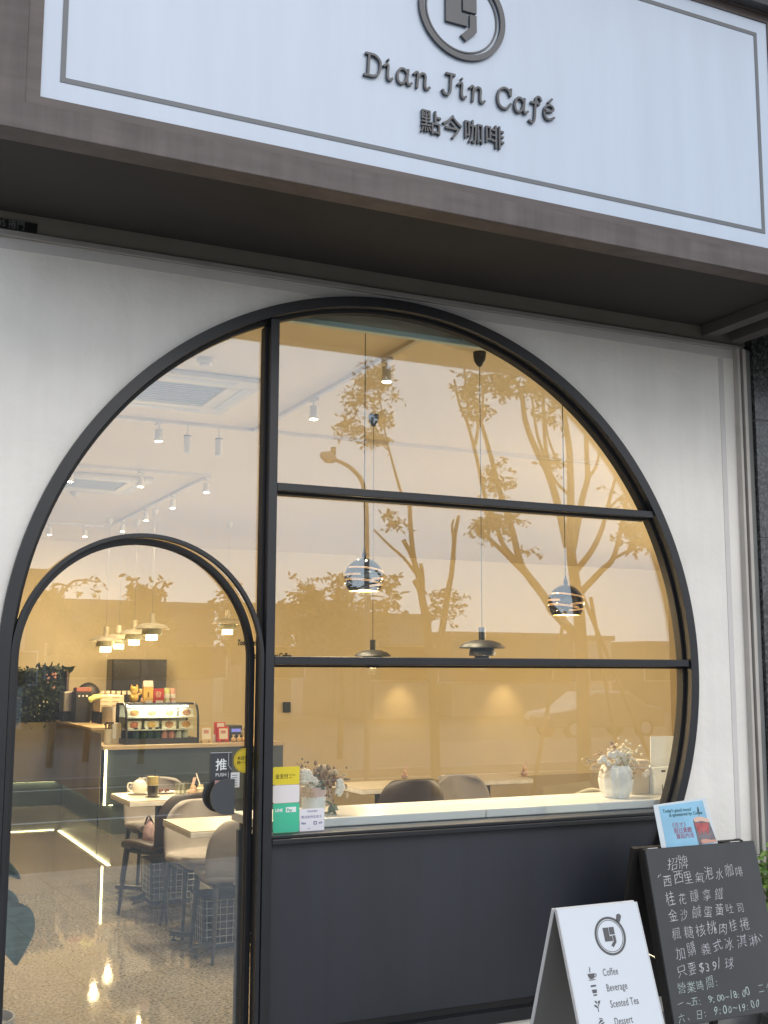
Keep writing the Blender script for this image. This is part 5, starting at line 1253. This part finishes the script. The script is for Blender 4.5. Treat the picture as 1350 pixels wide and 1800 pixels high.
for (s_, x_, z_, sz, adv, mi, _) in lines:
    mb = MB(); x = x_
    for chh in s_:
        wide = ord(chh) > 0x2E80
        a_ = adv if wide else (adv*.62 if adv > .045 else adv*.78)
        if (s_[0] in '一六') and wide: a_ = .046
        if chh != ' ':
            k_ = sz*rnd.uniform(.90, 1.10)*(.94 if wide else 1.0)
            Mt = Mc @ FR(x, -.0124, z_+rnd.uniform(-.003, .003)+.012*(x/CW)) @ Matrix.Rotation(rad(rnd.uniform(-7, 7)-2), 4, 'Y')
            n0 = len(mb.v)
            mb.text(chh, k_, Matrix.Identity(4), extrude=.0003, offset=-.0145*k_ if wide else -.010*k_, shear=rnd.uniform(.0, .22))
            f1, f2, p1_, p2_ = rnd.uniform(2, 5), rnd.uniform(2, 5), rnd.uniform(0, 6), rnd.uniform(0, 6)
            sx_, sz_ = rnd.uniform(.86, 1.10), rnd.uniform(.90, 1.12)
            for vi in range(n0, len(mb.v)):            # the hand wobble of chalk writing
                v_ = mb.v[vi]; a0, c0 = v_.x/k_, v_.z/k_
                v_.x = k_*(a0*sx_+.03*math.sin(f1*c0+p1_)); v_.z = k_*(c0*sz_+.03*math.sin(f2*a0+p2_)+.03*math.sin(9*a0+p1_))
                mb.v[vi] = Mt @ v_
        x += a_
    mb.build('chalk_lettering', [M_chalk, M_chalkg, M_chalkl][mi], cb_, recalc=False)
mb = MB()
for (x_, z_) in [((.046, -.108), (.040, -.118)), ((.056, -.104), (.052, -.112)), ((.540, -.392), (.552, -.402)), ((.528, -.404), (.536, -.420))]:
    mb.stroke([x_, z_], .0025, -.0130, -.0121, M=Mc, smooth=False)
mb.build('quote_mark', M_chalk, cb_)
# poster clipped to the chalkboard
po = thing('drink_poster', 'laminated blue drink poster propped on top of the chalkboard', 'poster', (1.2, -.37, .79))
pl_, pr_ = PY(1148, 1415, -.385), PY(1240, 1402, -.385)
blx, brx = PY(1163, 1494, -.385), PY(1262, 1484, -.385)
ux = (brx-blx); uz = (pl_-blx)
def PP(u, v, d): return blx+ux*u+uz*v+(pr_-pl_-ux)*u*v+Vector((0, -d, 0))
def pbox(mb, u0, u1, v0, v1, d0, d1, mi=0):
    vs = [PP(u, v, d) for u in (u0, u1) for v in (v0, v1) for d in (d0, d1)]
    return mb.add(vs, [(0, 1, 3, 2), (4, 6, 7, 5), (0, 4, 5, 1), (2, 3, 7, 6), (0, 2, 6, 4), (1, 5, 7, 3)], mi)
def ppoly(mb, pts, d0, d1):
    n = len(pts); vs = [PP(u, v, d0) for u, v in pts]+[PP(u, v, d1) for u, v in pts]
    return mb.add(vs, [tuple(range(n)), tuple(range(2*n-1, n-1, -1))]+[(i, (i+1) % n, n+(i+1) % n, n+i) for i in range(n)])
pbox(MB(), 0, 1, -.35, 1, 0, .0012).build('laminate_sheet', mat('laminate', (.66, .72, .75), .25), po)
pbox(MB(), .09, .925, -.2, .955, .0015, .0022).build('blue_print', mat('poster_blue', (.30, .56, .74), .3, var=.10, vscale=6), po)
ws = ux.length; exu = ux.normalized(); exv = uz.normalized()
def PM(u, v, s=1.0):
    o = PP(u, v, .0026); M_ = Matrix.Identity(4)
    yv = exv.cross(exu).normalized(); yv = -yv if yv.y < 0 else yv
    for i in range(3): M_[i][0] = exu[i]; M_[i][1] = yv[i]; M_[i][2] = exv[i]; M_[i][3] = o[i]
    return M_
MB().text("Today's good mood", .021, PM(.14, .80), extrude=.0002, offset=.0005, sx=.92, shear=.1).text("is sponsored by Coffee", .021, PM(.245, .70), extrude=.0002, offset=.0005, sx=.94, shear=.1).build('poster_lettering', mat('ink_teal', (.05, .13, .15), .6), po, recalc=False)
MB().text("《奇才》", .025, PM(.22, .46), extrude=.0002).text("假日黃圈", .025, PM(.27, .335), extrude=.0002, offset=.0004).text("意起內洽", .025, PM(.29, .215), extrude=.0002, offset=.0004).build('chinese_lettering', mat('ink_maroon', (.30, .14, .22), .6), po, recalc=False)
ppoly(MB(), [(.655, .03), (.985, .06), (.945, .50), (.915, .55), (.68, .60), (.655, .55)], .0023, .0030).build('drink_glass', mat('tea_dark', (.20, .18, .19), .4, var=.2, vscale=20), po)
ppoly(MB(), [(.668, .50), (.93, .47), (.90, .33), (.86, .22), (.83, .34), (.79, .24), (.76, .36), (.72, .22), (.69, .34)], .0031, .0036).build('red_syrup', mat('syrup_red', (.46, .12, .12), .4, var=.2, vscale=30), po)
ppoly(MB(), [(.665, .54), (.67, .60), (.76, .63), (.86, .60), (.94, .55), (.93, .48), (.80, .53), (.70, .52)], .0037, .0041).build('foam_top', mat('foam_peach', (.74, .50, .40), .6), po)
ppoly(MB(), [(.70, .10), (.73, .14), (.80, .14), (.90, .11), (.975, .11), (.98, .06), (.86, .05), (.73, .045)], .0037, .0042).build('finger', mat('finger_print', (.66, .36, .28), .6), po)
ppoly(MB(), [(.655, .02), (.985, .03), (.98, -.1), (.66, -.1)], .0031, .0035).build('lower_print', mat('peach_print', (.70, .46, .38), .6), po)
MB().stroke([(0, 0), (.002, .024)], .0016, -.0004, .0002, M=PM(.785, .615)).poly([[(-.005, .026), (.007, .026), (.004, .045), (-.001, .045)]], -.0004, .0002, M=PM(.785, .615)).build('garnish', mat('ink_grey', (.08, .09, .10), .6), po)

# ---------------------------------------------------------------- plants by the pillar and inside the door
sh = thing('potted_shrub', 'bright green leafy shrub in front of the granite pillar', 'shrub', (2.36, -.25, GZ))
bx = PY(1389, 1600, -.25)
mb = MB()
for k in range(40):
    a = random.uniform(0, 2*pi); rr = random.uniform(.02, .17); zt_e = random.uniform(.30, .78)
    e_ = Vector((bx.x+rr*math.cos(a), -.25+rr*.6*math.sin(a), GZ+.15+zt_e))
    mb.tube(catmull([(bx.x, -.25, GZ+.2), ((bx.x+e_.x)/2, (-.25+e_.y)/2, (GZ+.2+e_.z)/2+.05), e_], 3), [.005, .002], 5)
mb.build('stem', mat('stem_brown', (.10, .08, .04), .7), sh)
mb = leaf_mesh(MB(), (bx.x, -.25, GZ+.66), 900, (.19, .13, .34), .055, 31); leaf_mesh(mb, (bx.x-.03, -.27, GZ+.90), 160, (.12, .10, .14), .05, 33)
mb.build('leaves', M_leafb, sh, recalc=False)
MB().lathe([(.001, 0), (.12, 0), (.16, .22), (.15, .22), (.14, .19), (.001, .19)], c=(bx.x, -.25, GZ), n=24).build('pot', mat('pot_dark', (.06, .06, .06), .6), sh, smooth=True)
bl = thing('broad_leaf_plant', 'tall plant with a big dark broad leaf inside the door', 'plant', (-1.5, .5, FZ))
M_bl = mat('broad_leaf', (.050, .090, .070), .32, var=.25, vscale=14, stretch=(1, 1, 5))
def big_leaf(pxs, y, fold=.03):
    # outline by half-widths along a midrib given in picture points -> real leaf with a fold along its rib
    vs = []; fs = []
    for i, (xm, yp, hw) in enumerate(pxs):
        p = PY(xm, yp, y); wv = hw/F_PX*((p-CAMP).dot(FW))
        vs += [p+Vector((-wv, -.4*fold, 0)), p+Vector((-wv*.5, -.1*fold, 0)), p+Vector((0, fold*.5, 0)), p+Vector((wv*.5, -.1*fold, 0)), p+Vector((wv, -.4*fold, 0))]
    for i in range(len(pxs)-1):
        for k in range(4): a = i*5+k; fs.append((a, a+1, a+6, a+5))
    return vs, fs
v_, f_ = big_leaf([(14, 1584, 10), (16, 1592, 30), (18, 1604, 40), (20, 1622, 41), (22, 1642, 38), (24, 1660, 27), (26, 1680, 14), (28, 1698, 1)], .42)
o = MB().add(v_, f_).build('big_leaf', M_bl, bl, smooth=True, recalc=False); so = o.modifiers.new('thick', 'SOLIDIFY'); so.thickness = .002; sb = o.modifiers.new('soft', 'SUBSURF'); sb.levels = 1; sb.render_levels = 2
v_, f_ = big_leaf([(2, 1505, 4), (8, 1520, 13), (14, 1530, 15), (24, 1538, 10), (34, 1545, 2)], .45)
o = MB().add(v_, f_).build('big_leaf', M_bl, bl, smooth=True, recalc=False); so = o.modifiers.new('thick', 'SOLIDIFY'); so.thickness = .002
v_, f_ = big_leaf([(6, 1560, 6), (10, 1572, 16), (14, 1584, 18), (16, 1600, 14), (18, 1612, 4)], .47)
o = MB().add(v_, f_).build('big_leaf', M_bl, bl, smooth=True, recalc=False); so = o.modifiers.new('thick', 'SOLIDIFY'); so.thickness = .002
q = PY(-30, 1640, .5)
MB().tube(catmull([(q.x, .5, FZ+.30), (q.x-.01, .48, FZ+.55), PY(13, 1586, .425)], 5), [.010, .005], 8).tube(catmull([(q.x, .5, FZ+.30), (q.x-.03, .5, FZ+.55), PY(2, 1505, .452)], 5), [.010, .005], 8).build('stem', mat('stem_green', (.06, .10, .04), .5), bl, smooth=True)
MB().lathe([(.001, 0), (.10, 0), (.14, .30), (.13, .30), (.12, .27), (.001, .27)], c=(q.x, .5, FZ), n=24).build('pot', mat('pot_grey', (.25, .24, .22), .7), bl, smooth=True)
# ================================================================== THE STREET BEHIND THE PHOTOGRAPHER (seen mirrored in the glass)
M_bark = mat('bark', (.13, .10, .07), .9, var=.3, vscale=14, stretch=(1, 1, .3), bump=.4, bscale=40)
M_leaf = mat('street_leaf', (.045, .065, .025), .6, col2=(.10, .12, .05), vscale=3)
M_wallw = mat('render_white', (.55, .55, .53), .85, var=.05)
M_walld = mat('render_grey', (.17, .165, .155), .85, var=.08)
M_wint = mat('window_dark', (.03, .035, .04), .15)
def Z6(x, y): return (780+x/3.1026, 600+y/3.1034)      # pixel of the enlarged crop
def Z8(x, y): return (480+x/3.97, 960+y/3.97)
def Z5(x, y): return (560+x/6.136, 600+y/6.135)
def pw(px_, D): 
    return px_/F_PX*((PY(900, 900, D)-CAMP).dot(FW))
def limb(mb, pts, w0, w1, D, conv, jit=0.0, seed=0):
    rnd = random.Random(seed+len(pts))
    P = []; n = len(pts); d = 0
    for i, p in enumerate(pts):
        q = MIR(*conv(*p), D+d); P.append(q); d += rnd.uniform(-jit, jit)
    P = catmull(P, 4); k = len(P)
    mb.tube(P, [pw(w0+(w1-w0)*i/(k-1), D)/2 for i in range(k)], 8)
def clump(mb, cx, cy, rx, ry, n, D, size, seed, conv):
    # sprays of leaves: several small leafy twigs inside the given extent, each with its own gaps
    rnd = random.Random(seed)
    x, y = conv(cx, cy); p = MIR(x, y, D); sx = pw(rx, D); sz = pw(ry, D); sy = max(sx, sz)*.8
    m_ = max(3, int(n/9))
    for k in range(m_):
        while True:
            d = Vector((rnd.uniform(-1, 1), rnd.uniform(-1, 1), rnd.uniform(-1, 1)))
            if d.length <= 1: break
        c = p+Vector((d.x*sx, d.y*sy, d.z*sz)); ext = size*rnd.uniform(.9, 2.0)
        q = c+Vector((rnd.uniform(-1, 1), rnd.uniform(-1, 1), rnd.uniform(-1, .4))).normalized()*ext*1.6
        mb.tube([p+(c-p)*.55, c, q], size*.035, 4)
        for t_ in range(9):
            f = t_/8; b = c+(q-c)*f
            leaf_mesh(mb, b, 1, (size*.25, size*.25, size*.25), size, seed*977+k*31+t_)
D1 = 10.0
k6 = 1/3.1
ta = thing('street_tree', 'tall pruned street tree with many bare forked limbs', 'tree', tuple(MIR(1012, 1400, D1)), 'pruned street trees')
mb = MB()
limb(mb, [(790, 2480), (780, 1900), (760, 1500), (735, 1300), (715, 1150), (712, 950)], 26, 15, D1, Z6)
limb(mb, [(712, 1000), (712, 800), (705, 600), (690, 480), (668, 340)], 15, 9, D1, Z6, .1, 1)
limb(mb, [(695, 1120), (640, 880), (590, 720), (520, 580), (465, 430), (445, 290), (410, 210), (370, 165)], 15, 6, D1, Z6, .1, 2)
limb(mb, [(600, 740), (560, 600), (525, 480), (500, 290)], 8, 4, D1, Z6, .1, 3)
limb(mb, [(625, 800), (580, 600), (565, 430), (565, 280), (580, 240)], 8, 5, D1, Z6, .1, 4)
limb(mb, [(640, 660), (590, 520), (575, 420)], 5, 3, D1, Z6, .1, 14)
limb(mb, [(700, 830), (640, 770), (600, 700)], 6, 5, D1, Z6, .1, 15)
limb(mb, [(725, 1130), (775, 860), (805, 740), (800, 620), (797, 480)], 13, 8, D1, Z6, .1, 5)
limb(mb, [(805, 745), (850, 680), (870, 590)], 7, 4, D1, Z6, .1, 6)
limb(mb, [(740, 1250), (820, 1150), (880, 1030), (925, 860), (965, 715)], 13, 5, D1, Z6, .1, 7)
limb(mb, [(765, 1370), (880, 1250), (945, 1180), (985, 1030), (1020, 850)], 13, 7, D1, Z6, .1, 8)
limb(mb, [(930, 900), (970, 860), (1020, 820)], 6, 4, D1, Z6, .1, 16)
limb(mb, [(940, 1185), (1060, 1120), (1135, 1045)], 6, 5, D1, Z6, .1, 9)
limb(mb, [(620, 1480), (560, 1380), (460, 1250), (430, 1180), (385, 1000), (320, 800), (280, 640), (225, 450), (195, 400)], 17, 6, D1, Z6, .08, 10)
limb(mb, [(770, 1640), (700, 1560), (600, 1450)], 18, 17, D1, Z6, .05, 17)
limb(mb, [(460, 1260), (350, 1150), (230, 1040)], 11, 7, D1, Z6, .08, 11)
limb(mb, [(440, 1220), (345, 1110), (300, 980), (245, 850), (200, 640), (150, 450), (105, 340), (75, 200)], 10, 4, D1, Z6, .08, 12)
limb(mb, [(190, 560), (205, 440), (160, 390), (145, 300), (130, 140)], 6, 4, D1, Z6, .08, 13)
limb(mb, [(225, 430), (232, 300), (225, 180)], 5, 4, D1, Z6, .08, 18)
mb.build('trunk', M_bark, ta, smooth=True)
mb = MB(); ls = .10
for i, (cx, cy, rx, ry, n) in enumerate([(170, 270, 40, 70, 70), (190, 190, 50, 30, 60), (310, 200, 85, 35, 110), (330, 240, 50, 30, 40), (510, 235, 70, 35, 80), (590, 380, 35, 60, 45), (585, 300, 40, 40, 35), (310, 740, 55, 75, 100), (270, 980, 95, 75, 150), (370, 960, 35, 40, 30), (1030, 1010, 50, 60, 70), (1080, 1080, 85, 45, 90), (620, 640, 35, 40, 25), (190, 350, 45, 40, 45), (990, 840, 30, 25, 18), (460, 1150, 10, 15, 5)]):
    clump(mb, cx, cy, rx*k6, ry*k6, n*2.4, D1, ls, 100+i, Z6)
mb.build('crown', M_leaf, ta, recalc=False)
tb = thing('street_tree', 'slimmer pruned street tree with a leafy top beside the lamp post', 'tree', tuple(MIR(765, 1400, 11)), 'pruned street trees')
D2 = 11.0; mb = MB()
I = lambda x, y: (x, y)
limb(mb, [(772, 1400), (768, 1250), (757, 1110), (747, 1050), (742, 1015), (733, 985), (728, 940), (725, 885)], 18, 7, D2, I, .05, 21)
limb(mb, [(726, 888), (712, 868), (700, 830), (692, 800), (684, 770), (676, 720), (668, 680)], 6, 2, D2, I, .05, 22)
limb(mb, [(688, 790), (672, 775), (655, 762), (640, 750)], 2.6, 1.6, D2, I, .05, 23)
limb(mb, [(686, 800), (690, 792), (683, 780), (672, 782)], 2, 1.4, D2, I, .05, 24)
limb(mb, [(662, 930), (690, 958), (715, 980), (738, 1010)], 3.5, 6, D2, I, .05, 25)
limb(mb, [(714, 948), (726, 970), (736, 995)], 8, 8, D2, I, .05, 26)
limb(mb, [(733, 1020), (742, 1035), (752, 1070)], 9, 10, D2, I, .05, 27)
limb(mb, [(745, 990), (748, 1010), (749, 1040)], 6, 8, D2, I, .05, 28)
limb(mb, [(768, 1190), (782, 1110), (793, 1040), (800, 1000), (805, 940), (812, 905)], 14, 6, D2, I, .05, 29)
limb(mb, [(803, 955), (800, 925), (803, 912)], 5, 4, D2, I, .05, 30)
mb.build('trunk', M_bark, tb, smooth=True)
mb = MB()
for i, (cx, cy, rx, ry, n) in enumerate([(650, 655, 24, 22, 100), (672, 660, 18, 26, 60), (640, 690, 20, 18, 60), (622, 710, 16, 14, 36), (612, 740, 14, 12, 36), (632, 750, 10, 14, 34), (672, 728, 20, 18, 70), (668, 765, 16, 20, 80), (680, 690, 16, 16, 40), (690, 640, 10, 10, 16), (700, 912, 18, 14, 46), (785, 1050, 16, 36, 60), (765, 1060, 16, 32, 40), (800, 1050, 12, 20, 24)]):
    clump(mb, cx, cy, rx, ry, n*2.4, D2, .09, 140+i, I)
mb.build('crown', M_leaf, tb, recalc=False)
# timber props round the big tree
pr = thing('tree_stake', 'thin timber stakes propping the pruned street tree', 'tree stakes', tuple(MIR(1040, 1350, D1)))
mb = MB()
for a, b in (((1030, 1045), (1120, 1260)), ((1045, 1050), (1090, 1300)), ((1000, 1075), (960, 1300))):
    p, q = MIR(*a, D1-.1), MIR(*b, D1-.8); q = p+(q-p)*((GZ-p.z)/(q.z-p.z)) if q.z != p.z else q; mb.tube([p, q], .03, 8)
mb.build('stake_pole', M_bark, pr)
# street lamp
Dl = 13.0
lp = thing('street_lamp', 'curved grey street lamp post at the kerb', 'street lamp', tuple(MIR(650, 1300, Dl)))
M_pole = mat('pole_grey', (.20, .20, .19), .5, metal=.3)
pts = [MIR(*p, Dl) for p in ((650, 1180), (649, 1000), (648, 900), (645, 862), (638, 840), (622, 822), (606, 812), (592, 806))]
g0_ = pts[0].copy(); g0_.z = GZ
MB().tube(catmull([g0_]+pts, 5), [pw(10, Dl)/2, pw(6, Dl)/2], 12).build('post', M_pole, lp, smooth=True)
h0, h1 = MIR(592, 806, Dl), MIR(568, 797, Dl)
MB().tube([h0, (h0+h1)/2, h1], [.07, .11, .05], 10).build('lamp_head', mat('lamp_head_grey', (.40, .40, .38), .4), lp, smooth=True)
p = MIR(590, 797, Dl); MB().tube([p, p+Vector((0, 0, .12))], .05, 8).build('sensor', M_pole, lp)
# bushes: leafy masses on stems across the road
def bush(label, parts, D, size, stemto):
    t = thing('roadside_bush', label, 'bush', tuple(MIR(*stemto, D)), 'bushes across the road')
    mb = MB()
    for i, (cx, cy, rx, ry, n) in enumerate(parts): clump(mb, cx, cy, rx, ry, n*2.2, D, size*.6, 300+i+int(stemto[0]), I)
    mb.build('crown', M_leaf, t, recalc=False)
    mb = MB(); b0 = MIR(*stemto, D); b0.z = GZ
    cc = MIR(sum(p_[0] for p_ in parts)/len(parts), sum(p_[1] for p_ in parts)/len(parts)+12, D); b0.x = cc.x; mb.tube([b0, (b0+cc)/2+Vector((.06, 0, 0)), cc], [.07, .06, .04], 8)
    for cx, cy, rx, ry, n in parts:
        e_ = MIR(cx, cy-ry*.5, D); mb.tube(catmull([cc, (cc+e_)/2+Vector((random.uniform(-.3, .3), 0, .2)), e_], 4), [.035, .010], 6)
    mb.build('trunk', M_bark, t, smooth=True)
bush('broad leafy bush left of the lamp post reflection', [(545, 1040, 25, 22, 120), (565, 1075, 50, 30, 320), (600, 1030, 18, 26, 80), (620, 1075, 40, 36, 240), (560, 1120, 50, 36, 300), (690, 1030, 20, 20, 60), (680, 1060, 22, 22, 90), (640, 1120, 40, 36, 220), (520, 1090, 20, 30, 100)], 17.5, .24, (600, 1230))
bush('thin bare bush with sparse leaves above the white lamps', [(165, 1048, 20, 6, 26), (200, 1060, 26, 14, 60), (225, 1072, 30, 24, 90), (255, 1045, 20, 22, 22), (300, 1030, 20, 12, 14), (215, 1040, 12, 12, 10)], 17.5, .22, (235, 1200))
bush('dense bush reflected beside the door arch', [(368, 1040, 18, 22, 80), (392, 1050, 22, 26, 140), (385, 1085, 32, 36, 260), (350, 1110, 30, 36, 180), (410, 1120, 30, 40, 220)], 17.5, .24, (385, 1230))
bush('low bush under the thin bare one', [(290, 1110, 34, 26, 200), (320, 1130, 34, 30, 200), (250, 1125, 24, 24, 120)], 18.5, .24, (300, 1230))
# buildings across the road
def block(label, x0, x1, ytop, D, m_, depth=8, wins=None, roof=None, par=.25):
    a, b = MIR(x0, ytop, D), MIR(x1, ytop, D)
    xa, xb = min(a.x, b.x), max(a.x, b.x); zt_ = a.z
    t = thing('street_building', label, 'building', ((xa+xb)/2, -D, GZ))
    MB().box(xa, xb, -D-depth, -D, GZ-.2, zt_).build('wall', m_, t)
    MB().box(xa-.15, xb+.15, -D-depth-.15, -D+.15, zt_+.003, zt_+par).build('roof', M_walld if roof is None else roof, t)
    if wins:
        nx, nz_, ww, wh, sill = wins
        for i in range(nx):
            for j in range(nz_):
                cx = xa+(xb-xa)*(i+.5)/nx; cz = sill+j*3.1
                if cz+wh > zt_-.2: continue
                f = MB().box(cx-ww/2, cx+ww/2, -D+.002, -D+.06, cz, cz+wh).build('window', M_wallw, t)
                MB().box(cx-ww/2+.07, cx+ww/2-.07, -D+.061, -D+.075, cz+.07, cz+wh-.07).build('window_glazing', M_wint, f)
    return t
block('tall white rendered building with a sloping gable', 95, 136, 1030, 34, M_wallw, 9, (2, 3, 1.2, 1.4, 1.0))
block('grey building beside the tall white one, at far left', 20, 76, 1012, 33, M_walld, 9, (3, 3, 1.2, 1.4, 1.0))
block('low pale house between the white block and the dark block', 137, 190, 1064, 36, M_wallw, 8, (3, 2, 1.3, 1.2, 1.0))
block('long dark flat roofed building behind the bushes', 252, 515, 1066, 38, M_walld, 10, (9, 1, 1.8, 1.3, 1.2))
block('long low warehouse with flat eaves', 796, 1010, 1120, 40, M_walld, 12, (7, 1, 2.4, .9, 1.0))
block('row of low corrugated sheds beside the pruned tree', 660, 760, 1088, 39, mat('corrugated', (.24, .23, .21), .6, var=.3, vscale=3, stretch=(6, 1, .05)), 8, (5, 1, 1.2, 1.5, 1.1))
block('small white block at the right of the window reflection', 1040, 1076, 1126, 44, M_wallw, 8, (2, 1, 1.0, 1.0, 1.0))
block('grey block at the far right of the window reflection', 1138, 1215, 1135, 46, M_walld, 8, (4, 1, 1.2, 1.0, 1.0))
# parked car across the road
a, b = MIR(985, 1300, 26.5), MIR(1110, 1300, 26.5)
xm = (a.x+b.x)/2; yc = -26.5; z0 = GZ-.30
car = thing('parked_car', 'silver parked car reflected in the lower window pane', 'car', (xm, yc, z0))
M_car = mat('car_silver', (.16, .155, .145), .45, metal=.3, coat=.15)
prof = [(-2.15, .35), (-2.2, .62), (-2.05, .80), (-1.25, .92), (-.55, 1.42), (.85, 1.45), (1.60, 1.0), (2.12, .92), (2.2, .55), (2.15, .32)]
nP = len(prof); vs = []
for y_, s_ in ((-.84, .96), (-.70, 1.0), (.70, 1.0), (.84, .96)): vs += [(xm+px_*(1 if abs(y_) < .8 else .985), yc+y_, z0+.02+pz_*s_) for px_, pz_ in prof]
fs = [tuple(range(nP)), tuple(range(4*nP-1, 3*nP-1, -1))]
for k in range(3):
    for i in range(nP): j = (i+1) % nP; fs.append((k*nP+i, k*nP+j, (k+1)*nP+j, (k+1)*nP+i))
MB().add(vs, fs).build('car_body', M_car, car, smooth=True, bevel=.03)
for s_ in (-1, 1):
    yy_ = yc+s_*.815
    MB().poly([[(xm-1.08, z0+.95), (xm-.52, z0+1.36), (xm+.10, z0+1.38), (xm+.10, z0+.95)]], yy_-.03*s_ if s_ > 0 else yy_, yy_+.012*s_ if s_ > 0 else yy_+.03).poly([[(xm+.16, z0+.95), (xm+.16, z0+1.38), (xm+.80, z0+1.37), (xm+1.35, z0+.98)]], yy_-.03 if s_ > 0 else yy_, yy_+.012 if s_ > 0 else yy_+.03).build('side_window', M_wint, car)
    for wx in (-1.35, 1.38):
        o = MB().tube([(xm+wx, yc+s_*.66, z0+.31), (xm+wx, yc+s_*.86, z0+.31)], .31, 22).build('wheel', mat('tyre', (.02, .02, .02), .8), car, smooth=True)
        MB().tube([(xm+wx, yc+s_*.861, z0+.31), (xm+wx, yc+s_*.872, z0+.31)], .19, 18).build('rim', M_zinc, o)
    MB().box(xm-2.20, xm-2.12, yc+s_*.55-.14, yc+s_*.55+.14, z0+.58, z0+.72).build('headlight', mat('lens_pale', (.7, .7, .68), .15), car)
